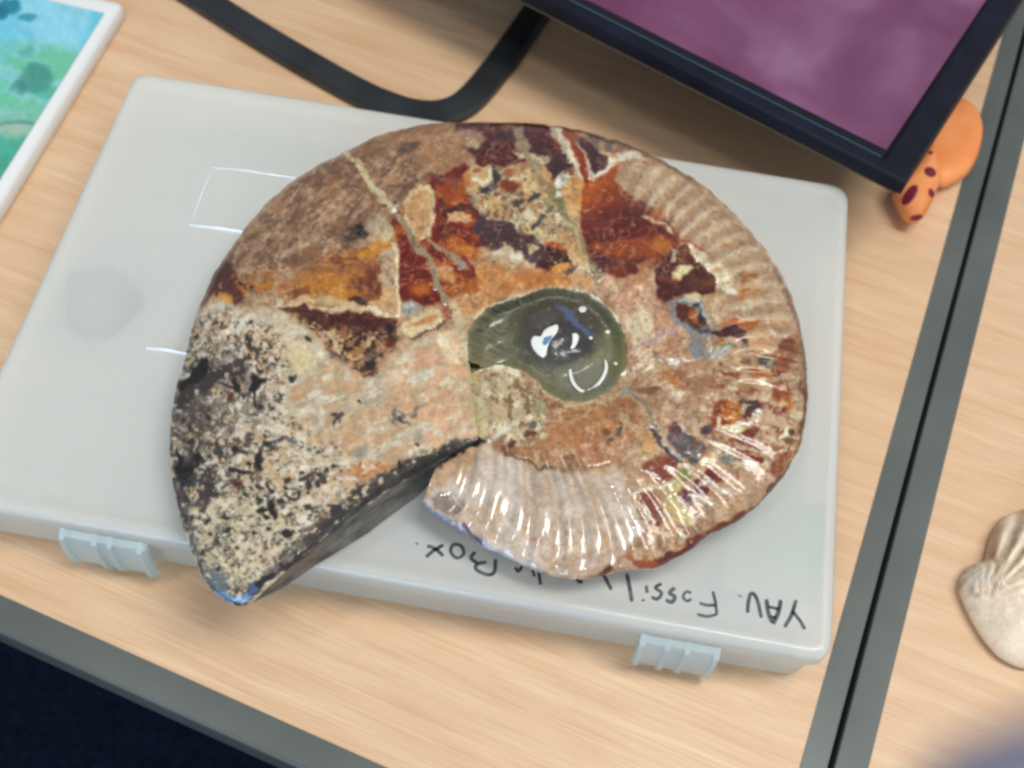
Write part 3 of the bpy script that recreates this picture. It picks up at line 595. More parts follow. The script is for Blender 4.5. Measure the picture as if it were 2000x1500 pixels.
    P([(758, 815), (775, 800), (800, 808), (815, 785), (835, 790), (812, 808), (795, 820), (800, 838), (775, 838), (762, 828)], (112, 106, 98), 1.9, 3, cover=.6, size=10); B(780, 823, 7, 6, (66, 60, 60), 0, 1.4)
    B(705, 883, 16, 14, (150, 140, 126), 0, 1.9, op=.8); B(820, 855, 12, 9, (156, 142, 126), .5, 1.8, op=.7); B(818, 868, 4, 4, (84, 54, 40), 0, 1.2)
    L([(655, 832), (670, 815)], 7, (74, 62, 66), 1.5); B(738, 700, 1, 1, BK, op=0)
    # aperture rim: black, ragged
    RIM = [(938, 858), (900, 880), (860, 905), (800, 930), (750, 958), (700, 985), (660, 1020), (620, 1060), (580, 1095), (540, 1125), (500, 1155)]
    L([(900, 866), (850, 892), (800, 912), (752, 938), (700, 968), (650, 1005), (600, 1050), (560, 1088)], 24, (84, 74, 66), 1.9, cover=.55)
    L([(905, 872), (860, 896), (825, 910)], 24, (52, 46, 42), 1.9, cover=.75)
    L([(938, 860), (876, 884), (796, 930), (732, 966), (688, 1004), (608, 1062), (560, 1102), (512, 1134), (490, 1160)], 15, (42, 38, 38), 1.2, relief=-.1)
    N([(560, 1120), (700, 1010), (800, 935), (930, 865), (900, 860), (780, 905), (680, 965), (600, 1040), (520, 1120)], (56, 50, 46), 8, .5, 351, op=.9); P([(772, 905), (780, 902), (786, 918), (778, 922)], BK, 1.2, 2)
    P([(620, 990), (650, 985), (700, 990), (660, 1035), (630, 1040), (640, 1010)], (52, 48, 48), 1.8, 4, cover=.7)
    L([(590, 1070), (560, 1090), (540, 1110)], 12, (110, 100, 92), 1.9, cover=.6)
    # tip with the window's blue highlight painted into the nacre
    P([(396, 1120), (420, 1108), (440, 1130), (440, 1160), (420, 1160)], (108, 116, 118), 1.8, 6, cover=.75, gloss=.12)
    L([(420, 1158), (440, 1170), (468, 1172), (488, 1162)], 12, (118, 146, 176), 1.6, gloss=.06); L([(490, 1158), (500, 1145)], 9, (84, 98, 130), 1.5, gloss=.06); B(462, 1168, 10, 7, (150, 182, 208), 0, 1.3, gloss=.05)
    L([(345, 930), (365, 1010), (385, 1090), (400, 1130)], 6, (84, 84, 92), 1.4, op=.7)
    # ---- resin seams
    L([(676, 298), (700, 325), (722, 355), (745, 388), (765, 408)], 12, (198, 182, 142), 1.1, relief=.3, gloss=.15)
    L([(765, 408), (785, 435), (810, 470), (836, 505), (850, 535), (858, 560), (872, 588)], 13, (150, 134, 108), 1.2, relief=.25, gloss=.15)
    L([(830, 462), (860, 485), (900, 510)], 7, (158, 142, 116), 1.7, op=.9); L([(752, 402), (775, 400)], 6, (186, 180, 166), 1.3)
    B(764, 410, 7, 6, (226, 222, 206), 0, 1.1); B(748, 402, 5, 5, (110, 60, 50), 0, 1.1); B(774, 414, 5, 5, (110, 60, 50), 0, 1.1)
    L([(888, 600), (905, 640), (918, 690), (925, 740), (932, 800), (942, 850)], 20, (190, 172, 132), 1.5, relief=.2, gloss=.2, op=.9)
    L([(916, 700), (924, 760), (932, 820), (938, 850)], 6, (172, 166, 118), 1.2, relief=.1, op=.8); L([(940, 790), (948, 840)], 12, (196, 184, 148), 1.5, op=.8)
    L([(958, 858), (978, 846), (998, 832)], 8, (206, 202, 186), .0, relief=.35, gloss=.15)
    L([(905, 650), (915, 700)], 7, (214, 200, 168), 1.6, relief=.2)
    # pale lip round the umbilicus
    L([(930, 620), (950, 602), (985, 590), (1030, 578), (1060, 568), (1110, 566), (1150, 578), (1185, 600), (1205, 620), (1218, 650)], 7, (212, 194, 160), 1.6, relief=.2, op=.85)
    L([(1150, 578), (1188, 603), (1206, 622)], 9, (216, 208, 186), 1.2, relief=.2)
    MID = [(450, 420), (700, 270), (1000, 240), (1250, 290), (1480, 480), (1570, 700), (1560, 900), (1400, 1040), (1240, 1110), (1235, 920), (1040, 905), (940, 860), (900, 640), (780, 640), (600, 610), (440, 600)]
    N(MID, (214, 198, 166), 34, .06, 361, (1.6, 1), -.3, soft=.06, op=.4, ridged=True, relief=.12)
    N(MID, (84, 62, 50), 38, .05, 363, (1.5, 1), .5, soft=.06, op=.45, ridged=True, relief=-.12)
    N(MID, (208, 190, 158), 7, .20, 365, op=.18, clus=(40, .25)); N(MID, (96, 60, 44), 7, .14, 367, op=.32, clus=(34, .25))
    N(MID, (170, 112, 62), 16, .14, 369, op=.35, clus=(60, .25), soft=.12)
    # fine grain over all
    g = fbm(R.X, R.Y, 5, 3, 401, .7)-.5; R.C *= (1+g[..., None]*.2)
    g = fbm(R.X, R.Y, 13, 3, 421, .6)-.5; R.C *= (1+g[..., None]*.24)
    R.Hh += .05*(fbm(R.X, R.Y, 9, 4, 431)-.5)*2+.6*(fbm(R.X, R.Y, 60, 3, 433)-.5)
    R.C = np.clip(R.C, .01, .97)
    return R
# ================================================================== the floor and the two desks
floor_m = mat('navy_carpet', col(14, 16, 34), .95, .1)
noise_mat(floor_m, col(7, 11, 24), col(34, 44, 66), 230, (1, 3, 1), .35, .35, .7, .7, 200, .004)
fl = mesh_obj('carpet_floor', [(-3, -3, -.72), (3, -3, -.72), (3, 3, -.72), (-3, 3, -.72)], [(0, 1, 2, 3)], floor_m, None, False)
fl['kind'] = 'structure'

Bd = math.radians(-22.5)                         # direction of the front desk edge
EX = Vector((math.cos(Bd), math.sin(Bd), 0)); EY = Vector((-math.sin(Bd), math.cos(Bd), 0)); EZ = Vector((0, 0, 1))
def line_x(px, py): return at(px, py, 0).dot(EX)
def line_y(px, py): return at(px, py, 0).dot(EY)
strip_l = (line_x(1932, 150)+line_x(1728, 900)+line_x(1600, 1372))/3
gap_c = (line_x(1979, 150)+line_x(1780, 900)+line_x(1624, 1500))/3
strip_r = (line_x(2000, 267)+line_x(1844, 900)+line_x(1700, 1500))/3
edge_in = (line_y(0, 1161)+line_y(756, 1500))/2
edge_out = (line_y(0, 1238)+line_y(567, 1494))/2
GAPW = .0011

wood = mat('beech_laminate', col(222, 180, 128), .42, .35)
def wood_nodes():
    m = wood; b = m.node_tree.nodes['Principled BSDF']
    tc = nd(m, 'ShaderNodeTexCoord'); mp = nd(m, 'ShaderNodeMapping'); mp.inputs['Rotation'].default_value = (0, 0, -Bd); lk(m, tc.outputs['Object'], mp.inputs[0])
    def ns(scale, sx, sy, det, dist=0):
        mm = nd(m, 'ShaderNodeMapping'); mm.inputs['Scale'].default_value = (sx, sy, 1); lk(m, mp.outputs[0], mm.inputs[0])
        n = nd(m, 'ShaderNodeTexNoise'); n.inputs['Scale'].default_value = scale; n.inputs['Detail'].default_value = det; n.inputs['Distortion'].default_value = dist
        lk(m, mm.outputs[0], n.inputs[0]); return n.outputs[0]
    def ramp(f, lo, hi, c1, c2):
        r = nd(m, 'ShaderNodeValToRGB'); r.color_ramp.elements[0].position = lo; r.color_ramp.elements[1].position = hi
        r.color_ramp.elements[0].color = c1; r.color_ramp.elements[1].color = c2; lk(m, f, r.inputs[0]); return r.outputs[0]
    a = ramp(ns(16, 1, 9, 5, .2), .3, .7, col(219, 178, 140, .93), col(229, 197, 160, .93))
    f = ramp(ns(24, 1, 42, 5), .44, .68, (1, 1, 1, 1), (.90, .85, .79, 1))
    g = ramp(ns(9, 1, 22, 3), .60, .72, (1, 1, 1, 1), (1.10, 1.11, 1.12, 1))
    x = a
    for q in (f, g):
        mx = nd(m, 'ShaderNodeMix', data_type='RGBA', blend_type='MULTIPLY'); mx.inputs[0].default_value = 1
        lk(m, x, mx.inputs[6]); lk(m, q, mx.inputs[7]); x = mx.outputs[2]
    lk(m, x, b.inputs['Base Color'])
wood_nodes()
edge_m = mat('grey_edging', col(104, 108, 104, .9), .38, .35)
noise_mat(edge_m, col(86, 92, 88, .9), col(100, 105, 100, .9), 18)
gapm = mat('dark_gap', (.006, .006, .006, 1), .8, .2)

def desk(name, label, x0, x1, y0, y1, edges):
    """x along EX, y along EY; edges = widths of the grey edging (left, right, front)"""
    t = thing(name, label, 'desk', tuple(EX*((x0+x1)/2)+EY*((y0+y1)/2)+Vector((0, 0, -.72))))
    l, r, f = edges
    bm = bmesh.new(); box_bm(bm, EX*(x0+l)+EY*(y0+f), EX, EY, EZ, (x1-r)-(x0+l), y1-(y0+f), -.025, 0)
    bm_obj('desk_top', bm, wood, t, False)
    def edging(o, u, v, L, w, outer):
        # bullnosed section: u along the run, v outwards
        prof = [(0, -.025), (0, .0002)]
        rr = .0022 if outer else .0006
        for k in range(7):
            a = math.pi/2*k/6; prof.append((w-rr+rr*math.sin(a), .0002-rr+rr*math.cos(a)))
        prof.append((w, -.025))
        loops = [[o+v*p+EZ*q for p, q in prof], [o+u*L+v*p+EZ*q for p, q in prof]]
        V, F = loft(loops); bm = bmesh.new(); vs = [bm.verts.new(p) for p in V]
        for fc in F: bm.faces.new([vs[i] for i in fc])
        bm_obj('edging', bm, edge_m, t, True)
    if r: edging(EX*(x1-r)+EY*y0, EY, EX, y1-y0, r, False)
    if l: edging(EX*(x0+l)+EY*y0, EY, -EX, y1-y0, l, False)
    if f: edging(EX*x0+EY*(y0+f), EX, -EY, (x1-r)-x0-.0002, f, True)
    # square steel legs, far from the camera
    bm = bmesh.new()
    for (a, b) in ((x0+.05, y0+.06), (x1-.1, y0+.06), (x0+.05, y1-.12), (x1-.1, y1-.12)):
        bm2 = bmesh.new(); box_bm(bm2, EX*a+EY*b, EX, EY, EZ, .045, .045, -.72, -.0255)
        bm_obj('leg', bm2, edge_m, t, False)
    bm.free()
    return t
desk('desk', 'beech desk with grey edging that carries the fossil and its plastic box', gap_c-GAPW-1.4, gap_c-GAPW, edge_out, edge_out+.9, (0, gap_c-GAPW-strip_l, edge_in-edge_out))
desk('desk', 'beech desk beyond the dark gap, with the ribbed pale shell lying on it', gap_c+GAPW, gap_c+GAPW+1.2, edge_out-.35, edge_out+.9, (strip_r-gap_c-GAPW, 0, 0))

# ================================================================== the milky plastic box
HB = .038
BA = math.radians(-9.9)
BX = Vector((math.cos(BA), math.sin(BA))); BY = Vector((-math.sin(BA), math.cos(BA)))
c_tl, c_tr, c_br, c_bl = [at(x, y, HB).xy for x, y in ((267, 131), (1666, 366), (1623, 1287), (-128, 981))]
x0 = (c_tl.dot(BX)+c_bl.dot(BX))/2; x1 = (c_tr.dot(BX)+c_br.dot(BX))/2
y0 = (c_bl.dot(BY)+c_br.dot(BY))/2; y1 = (c_tl.dot(BY)+c_tr.dot(BY))/2
corn = [BX*x0+BY*y0, BX*x1+BY*y0, BX*x1+BY*y1, BX*x0+BY*y1]
plast = mat('milky_plastic', (.70, .74, .72, 1), .30, .5, coat=.6, coat_rough=.07, Subsurface_Weight=0)
def milky(m, c1, c2, tr=.32, see=.34):
    nt = m.node_tree; b = nt.nodes['Principled BSDF']; out = nt.nodes['Material Output']
    tc = nd(m, 'ShaderNodeTexCoord'); n = nd(m, 'ShaderNodeTexNoise'); n.inputs['Scale'].default_value = 13; n.inputs['Detail'].default_value = 2; lk(m, tc.outputs['Object'], n.inputs[0])
    r = nd(m, 'ShaderNodeValToRGB'); r.color_ramp.elements[0].position = .3; r.color_ramp.elements[1].position = .65
    r.color_ramp.elements[0].color = c1; r.color_ramp.elements[1].color = c2; lk(m, n.outputs[0], r.inputs[0]); lk(m, r.outputs[0], b.inputs['Base Color'])
    t = nd(m, 'ShaderNodeBsdfTranslucent'); lk(m, r.outputs[0], t.inputs[0]); rf = nd(m, 'ShaderNodeBsdfRefraction'); rf.inputs['IOR'].default_value = 1.04; rf.inputs['Roughness'].default_value = .6; rf.inputs['Color'].default_value = (.97, 1, .98, 1)
    mx = nd(m, 'ShaderNodeMixShader'); mx.inputs[0].default_value = tr; lk(m, b.outputs[0], mx.inputs[1]); lk(m, t.outputs[0], mx.inputs[2]); mx2 = nd(m, 'ShaderNodeMixShader'); mx2.inputs[0].default_value = see; lk(m, mx.outputs[0], mx2.inputs[1]); lk(m, rf.outputs[0], mx2.inputs[2]); lk(m, mx2.outputs[0], out.inputs[0])
    n2 = nd(m, 'ShaderNodeTexNoise'); n2.inputs['Scale'].default_value = 900; lk(m, tc.outputs['Object'], n2.inputs[0])
    bp_ = nd(m, 'ShaderNodeBump'); bp_.inputs['Strength'].default_value = .12; bp_.inputs['Distance'].default_value = .0003; lk(m, n2.outputs[0], bp_.inputs['Height']); lk(m, bp_.outputs[0], b.inputs['Normal'])
milky(plast, (.89, .93, .885, 1), (.95, .975, .94, 1))
box = thing('plastic_box', 'milky translucent plastic box with handwriting, lying under the big ammonite', 'storage box', tuple((corn[0]+corn[2])/2)+(0,))
def shell_solid(name, prof, radius, m, parent):
    V, F = prism_rings(corn, radius, prof)
    if name == 'tray': F = F[:-1]
    bm = bmesh.new(); vs = [bm.verts.new(p) for p in V]
    for f in (F[:-2]+F[-1:] if name == 'lid' else F): bm.faces.new([vs[i] for i in f])
    return bm_obj(name, bm, m, parent)
# lid: cap with rolled edge, sloping skirt and a flange
lid = shell_solid('lid', [(.0016, HB-.0100), (0.0004, HB-.0100), (0, HB-.0095), (0, HB-.0040), (.0003, HB-.0025), (.0010, HB-.0012), (.0022, HB-.0003), (.0036, HB), (.0062, HB-.0002), (.0075, HB-.0006), (.012, HB-.0006)], .0095, plast, box)
base = shell_solid('tray', [(.0050, 0.0002), (.0038, .0008), (.0030, .004), (.0018, HB-.0108)], .010, plast, box)
# raised frame lines moulded into the lid
def lid_pt(px, py): return at(px, py, HB).xy
rid_m = mat('clear_ridge', (.80, .84, .86, 1), .18, .7, coat=.6)
def ridge(pts, w, h, name='moulded_ridge'):
    ps = [lid_pt(*p) for p in pts]; bm = bmesh.new()
    n = len(ps); prof = ((-1, 0), (-.55, .8), (0, 1), (.55, .8), (1, 0)); rings = []
    for i, p in enumerate(ps):
        t = (ps[min(i+1, n-1)]-ps[max(i-1, 0)]).normalized(); nn = Vector((-t.y, t.x)); e = .3 if i in (0, n-1) else 1
        rings.append([Vector((p.x+nn.x*w*a, p.y+nn.y*w*a, HB-.0007+h*b*e)) for a, b in prof])
    V, F = loft(rings, closed=True); vs = [bm.verts.new(q) for q in V]
    for f in F: bm.faces.new([vs[i] for i in f])
    return bm_obj(name, bm, rid_m, lid)
ridge([(415, 326), (470, 330), (520, 338), (600, 350), (700, 362)], 0.0004, .0006)
ridge([(370, 437), (430, 445), (510, 458), (620, 474)], .0007, .0014)
ridge([(285, 678), (320, 682), (365, 690), (480, 707)], .0007, .0014)
ridge([(413, 330), (392, 380), (374, 434)], .0003, .00018)
# clasps
clasp_m = mat('clear_clasp_plastic', (.8, .85, .85, 1), .3, .5, coat=.5, coat_rough=.08); milky(clasp_m, (.80, .88, .88, 1), (.86, .94, .94, 1), .4, .45)
def clasp(px, wpx, teeth):
    a = at(px, 1005+.1727*px+6, HB).xy; b = at(px+wpx, 1005+.1727*(px+wpx)+6, HB).xy
    Y = y0; xa = a.dot(BX); xb = b.dot(BX); w = xb-xa
    o3 = Vector(BX*xa+BY*(Y+.0002)).to_3d(); ex = BX.to_3d(); ey = -BY.to_3d()
    t = bmesh.new()
    # main plate hanging over the front, slightly bowed
    prof = [(.0006, HB-.006), (.0030, HB-.0075), (.0046, HB-.014), (.0050, .009), (.0040, .0062), (.0026, .0068), (.0024, HB-.012), (.0002, HB-.010)]
    loops = [[o3+ex*x+ey*p+EZ*q for p, q in prof] for x in (0, w)]
    V, F = loft(loops); vs = [t.verts.new(p) for p in V]
    for f in F: t.faces.new([vs[i] for i in f])
    cl = bm_obj('clasp', t, clasp_m, box)
    for (u, len_) in teeth:
        t = bmesh.new()
        prof = [(.0005, HB-.0055), (.0044, HB-.0085), (.0060, HB-.016), (.0062, .010-len_*.4), (.0050, .0060-len_), (.0036, .0062-len_), (.0030, .012), (.0003, HB-.010)]
        tw = .0021
        loops = [[o3+ex*(w*u-tw/2+k)+ey*p+EZ*max(q, .0005) for p, q in prof] for k in (0, tw)]
        V, F = loft(loops); vs = [t.verts.new(p) for p in V]
        for f in F: t.faces.new([vs[i] for i in f])
        bm_obj('clasp_rib', t, clasp_m, cl)
clasp(104, 172, ((.03, -.001), (.40, .001), (.58, .0), (.93, .002)))
clasp(1256, 160, ((.05, .001), (.36, .001), (.60, .001), (.96, .003)))
# what shows dimly through the lid
def lump(name, label, cat, px, py, rx, ry, hgt, m):
    c = at(px, py, 0); n, k = 20, 7; rings = []
    for i in range(k+1):
        a = math.pi/2*i/k; rings.append([Vector((c.x+rx*math.cos(a)*math.cos(t)*(1+.12*math.sin(3*t)+.06*math.sin(5*t+1)), c.y+ry*math.cos(a)*math.sin(t), .004+hgt*math.sin(a))) for t in [2*math.pi*j/n for j in range(n)]])
    V, F = loft(rings); tag(mesh_obj(name, V, F, m), label, cat)
dim = mat('grey_stone', col(140, 148, 144), .8, .3)
lump('stone', 'dark round specimen dimly seen through the left part of the box lid', 'stone', 205, 610, .017, .016, .019, dim)
sp0, sp1, sp2, sp3 = at(1415, 980, .030), at(1615, 985, .030), at(1600, 1180, .030), at(1412, 1150, .030)
tag(mesh_obj('paper_slip', [sp0, sp3, sp2, sp1]+[v-EZ*.0004 for v in (sp0, sp3, sp2, sp1)], [(0, 1, 2, 3), (7, 6, 5, 4), (0, 4, 5, 1), (1, 5, 6, 2), (2, 6, 7, 3), (3, 7, 4, 0)], mat('old_paper', col(150, 158, 140), .9, .2), None, False), 'greenish paper slip seen dimly through the lid at the right end of the box', 'paper')
# the handwriting, upside down: YAV. Fossil ... Box.
ink = mat('marker_ink', col(70, 74, 80), .5, .3)
noise_mat(ink, col(44, 48, 56), col(104, 108, 110), 260, lo=.3, hi=.75)
def stroke_letter(strokes, w=.0011):
    w *= 1.15
    V = []; F = []
    for s in strokes:
        ps = [at(p[0], p[1], HB-.0006).xy for p in (dense(s, 5) if len(s) > 2 else s)]
        v, f = ribbon(ps, w, HB-.0006); k = len(V); V += v; F += [tuple(i+k for i in q) for q in f]
    mesh_obj('letter', V, F, ink, lid, False)
stroke_letter([[(1572, 1229), (1562, 1212), (1548, 1194)], [(1532, 1225), (1545, 1203), (1555, 1172)]], .0012)
stroke_letter([[(1508, 1217), (1500, 1195), (1497, 1170)], [(1510, 1219), (1520, 1196), (1525, 1172)], [(1500, 1185), (1522, 1190)], [(1505, 1205), (1516, 1206)]], .0014)
stroke_letter([[(1487, 1207), (1480, 1175), (1472, 1160), (1465, 1162), (1461, 1180), (1460, 1197)]], .0012)
stroke_letter([[(1446, 1163), (1445, 1165)]], .0016)
stroke_letter([[(1392, 1155), (1397, 1175), (1400, 1200)], [(1400, 1200), (1382, 1204), (1362, 1200)], [(1398, 1182), (1380, 1182), (1366, 1178)]], .0010)
stroke_letter([[(1350, 1158), (1340, 1156), (1334, 1166), (1342, 1174), (1350, 1170)]], .0009)
stroke_letter([[(1318, 1148), (1308, 1158), (1318, 1166), (1312, 1176), (1300, 1172)]], .0013)
stroke_letter([[(1292, 1140), (1280, 1148), (1292, 1158), (1284, 1170), (1272, 1166)]], .0011)
stroke_letter([[(1262, 1144), (1264, 1158)], [(1255, 1171), (1257, 1174)]], .0014)
stroke_letter([[(1224, 1120), (1230, 1150), (1234, 1175)]], .0013)
stroke_letter([[(1194, 1152), (1186, 1136), (1180, 1122), (1182, 1100)], [(1180, 1126), (1172, 1110)]], .0012)
stroke_letter([[(1138, 1135), (1132, 1137), (1126, 1130)]], .0010)
stroke_letter([[(1052, 1118), (1056, 1142)], [(1040, 1112), (1044, 1126)]], .0013)
stroke_letter([[(1020, 1106), (1012, 1116), (1006, 1108)]], .0010)
stroke_letter([[(968, 1092), (965, 1118), (950, 1122), (930, 1112), (932, 1102), (950, 1098)], [(932, 1100), (920, 1090), (928, 1078)]], .0012)
stroke_letter([[(898, 1090), (906, 1080), (900, 1066), (886, 1064), (880, 1076), (888, 1088), (898, 1090)]], .0011)
stroke_letter([[(866, 1086), (850, 1072), (834, 1066)], [(832, 1088), (846, 1076), (866, 1064)]], .0012)
stroke_letter([[(815, 1061), (813, 1063)]], .0014)

# ================================================================== the ammonite
R = paint()
Z0 = .0525
outer = [(492, 1178), (470, 1184), (440, 1174), (412, 1150), (388, 1112), (368, 1060), (350, 1000), (340, 950), (333, 890), (333, 830), (343, 765), (358, 715), (372, 660), (385, 610), (405, 565), (430, 515), (462, 470), (500, 420), (550, 372), (610, 330), (660, 303), (700, 284), (750, 262), (810, 246), (880, 240), (950, 239), (1020, 240), (1090, 246), (1160, 260), (1220, 280), (1280, 306), (1340, 340), (1400, 384), (1450, 435), (1495, 488), (1530, 545), (1552, 600), (1566, 655), (1575, 720), (1577, 780), (1570, 835), (1556, 885), (1530, 930), (1500, 966), (1465, 1000), (1440, 1020), (1410, 1034), (1380, 1050), (1345, 1078), (1310, 1096), (1270, 1112), (1220, 1112), (1190, 1120), (1160, 1130), (1120, 1131), (1070, 1122), (1020, 1105), (975, 1080), (940, 1066), (900, 1036), (860, 1012), (824, 984)]
inner = [(935, 862), (930, 830), (926, 790), (922, 745), (916, 705), (912, 670), (916, 640), (930, 618), (955, 600), (985, 588), (1020, 577), (1050, 566), (1090, 562), (1130, 568), (1165, 584), (1192, 606), (1212, 634), (1222, 665), (1224, 695), (1218, 725), (1200, 752), (1172, 772), (1138, 784), (1105, 782), (1080, 772), (1062, 760), (1045, 742), (1020, 724), (985, 714), (948, 718), (921, 726)]
def resample(P, n, key=None):
    P = np.array(P, float); d = np.r_[0, np.cumsum(np.hypot(*np.diff(P, axis=0).T))]
    t = np.linspace(0, d[-1], n) if key is None else key*d[-1]
    return np.stack([np.interp(t, d, P[:, 0]), np.interp(t, d, P[:, 1])], -1)
NS, NT = 1500, 300
O = resample(dense(outer, 8), NS)
# pair inner and outer points by angle-like progress
ka = [(0, 0), (.10, .055), (.2, .19), (.33, .33), (.47, .50), (.60, .62), (.72, .74), (.82, .82), (.90, .90), (1, 1)]
key = np.interp(np.linspace(0, 1, NS), [a for a, b in ka], [b for a, b in ka])
I = resample(dense(inner, 8), NS, key)
arc = np.r_[0, np.cumsum(np.hypot(*np.diff(O, axis=0).T))]
tt = np.linspace(0, 1, NT); tt = 1-(1-tt)**1.25*1.0
T = tt[None, :]*np.ones((NS, 1)); s01 = np.linspace(0, 1, NS)[:, None]*np.ones((1, NT))
rough_rim = (fbm(O[:, 0]*1.0, O[:, 1]*1.0, 18, 4, 505)-.5)*6
def ragged(P):
    q = P.copy(); q[:, 0] += 11*(fbm(P[:, 0], P[:, 1], 13, 4, 521, .6)-.5); q[:, 1] += 11*(fbm(P[:, 0], P[:, 1], 13, 4, 523, .6)-.5); return q
Ir = ragged(I)-I
nrm = O-np.array([1075, 690]); nrm /= np.hypot(nrm[:, 0], nrm[:, 1])[:, None]; O = O+nrm*rough_rim[:, None]
_e = np.exp(-T/.035); PXg = I[:, None, 0]*(1-T)+O[:, None, 0]*T+Ir[:, None, 0]*_e; PYg = I[:, None, 1]*(1-T)+O[:, None, 1]*T+Ir[:, None, 1]*_e
def sample(A):
    fx = np.clip((PXg-PX0)*PSC, 0, PW-1.001); fy = np.clip((PYg-PY0)*PSC, 0, PH-1.001)
    xi = fx.astype(int); yi = fy.astype(int); u = fx-xi; v = fy-yi
    if A.ndim == 3: u = u[..., None]; v = v[..., None]
    return (A[yi, xi]*(1-u)+A[yi, xi+1]*u)*(1-v)+(A[yi+1, xi]*(1-u)+A[yi+1, xi+1]*u)*v
Hs = np.interp(s01[:, 0], [0, .12, .3, .5, .7, .85, 1], [.0145, .0150, .0135, .0120, .0105, .0090, .0075])[:, None]
prof = np.clip(1-T**2.7, 0, 1)**.58
shoulder = .72+.28*smooth(0, .32, T)
hz = Hs*prof*shoulder
# at the start the whorl is cut flat; keep its inner end level with the neighbour
fade0 = smooth(.10, .0, s01)*smooth(.3, 0, T); hz = hz*(1-.25*fade0)
# radial ribs of the pearly end and faint ones on the right
# the flat cut of the last chamber bows upwards, the way a swollen whorl does
bowk = smooth(.07, 0, s01); PYg = PYg-30*bowk*np.sin(np.pi*T)**.9
A = arc[:, None]*np.ones((1, NT)); tot = arc[-1]
ph = A+60*np.sin(np.clip(T, 0, 1)*3.0)+34*fbm(A, T*90, 70, 3, 601)
ribz = smooth(.845, .875, s01)*smooth(1.0, .965, s01)
rr = np.sin(ph*2*np.pi/62); rr = np.sign(rr)*np.abs(rr)**.9
hz = hz+ribz*smooth(.34, .5, T)*smooth(1.02, .90, T)*(.0009+.0006*smooth(.93, .86, s01))*rr
rib2 = smooth(.49, .52, s01)*smooth(.72, .66, s01)*smooth(.60, .72, T)*smooth(1.0, .94, T); rs2 = np.sin(ph*2*np.pi/38); hz = hz+rib2*.0008*rs2
rib3 = smooth(.70, .74, s01)*smooth(.87, .84, s01); hz = hz+rib3*smooth(.5, .7, T)*smooth(1.0, .93, T)*.00022*np.sin(ph*2*np.pi/44)
hz = hz+.00085*sample(R.Hh)*smooth(0, .03, 1-T)*(1-.75*ribz)
hz = np.maximum(hz, 0)*smooth(0, .012, 1-T)
Zg = Z0+hz
XYZ = at_np(PXg, PYg, Zg)
Cg = sample(R.C); Gg = sample(R.G)
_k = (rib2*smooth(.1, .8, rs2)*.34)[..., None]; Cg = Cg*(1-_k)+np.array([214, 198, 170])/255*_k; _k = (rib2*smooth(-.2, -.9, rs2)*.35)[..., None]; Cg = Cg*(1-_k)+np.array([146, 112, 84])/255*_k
Gg = np.where(Gg < .5, Gg*.75, Gg)
low = np.array(XYZ); low[..., 2] = Z0-.0148*prof*np.interp(s01, [0, 1], [1, .62])*smooth(0, .012, 1-T)
cb = np.array([(480, 1183), (552, 1149), (624, 1099), (720, 1040), (748, 1018), (820, 966), (860, 924), (924, 876), (935, 864)], float)
px_b = I[0, 0]*(1-T[0])+O[0, 0]*T[0]; py_b = np.interp(px_b, cb[:, 0], cb[:, 1])
edge_low = at_np(px_b, py_b, low[0, :, 2]); sh_ = edge_low-low[0]; fk = smooth(.05, 0, s01)[..., None]; low = low+sh_[None]*fk*np.array([1, 1, 0])
# under side: coarse copy of the outline
step = 10; jj = np.r_[np.arange(0, NT-1, step), NT-1]; ii = np.r_[np.arange(0, NS-1, 4), NS-1]

shell_m = bpy.data.materials.new('polished_fossil'); shell_m.use_nodes = True
def fossil_mat(m):
    nt = m.node_tree; b = nt.nodes['Principled BSDF']
    at_ = nd(m, 'ShaderNodeAttribute', attribute_name='mineral'); gl = nd(m, 'ShaderNodeAttribute', attribute_name='gloss')
    tc = nd(m, 'ShaderNodeTexCoord'); n = nd(m, 'ShaderNodeTexNoise'); n.inputs['Scale'].default_value = 700; n.inputs['Detail'].default_value = 3; lk(m, tc.outputs['Object'], n.inputs[0])
    r = nd(m, 'ShaderNodeMapRange'); r.inputs[1].default_value = .3; r.inputs[2].default_value = .7; r.inputs[3].default_value = .91; r.inputs[4].default_value = 1.08; lk(m, n.outputs[0], r.inputs[0])
    mx = nd(m, 'ShaderNodeMix', data_type='RGBA', blend_type='MULTIPLY'); mx.inputs[0].default_value = 1; lk(m, at_.outputs['Color'], mx.inputs[6]); lk(m, r.outputs[0], mx.inputs[7])
    lk(m, mx.outputs[2], b.inputs['Base Color'])
    lk(m, gl.outputs['Fac'], b.inputs['Roughness'])
    cr = nd(m, 'ShaderNodeMapRange'); cr.inputs[1].default_value = .08; cr.inputs[2].default_value = .55; cr.inputs[3].default_value = .8; cr.inputs[4].default_value = .06; lk(m, gl.outputs['Fac'], cr.inputs[0]); lk(m, cr.outputs[0], b.inputs['Coat Weight']); b.inputs['Coat Roughness'].default_value = .09; b.inputs['Specular IOR Level'].default_value = .3
    n2 = nd(m, 'ShaderNodeTexNoise'); n2.inputs['Scale'].default_value = 420; n2.inputs['Detail'].default_value = 4; lk(m, tc.outputs['Object'], n2.inputs[0])
    bp_ = nd(m, 'ShaderNodeBump'); bp_.inputs['Strength'].default_value = .08; bp_.inputs['Distance'].default_value = .0004; lk(m, n2.outputs[0], bp_.inputs['Height']); lk(m, bp_.outputs[0], b.inputs['Normal'])
fossil_mat(shell_m)

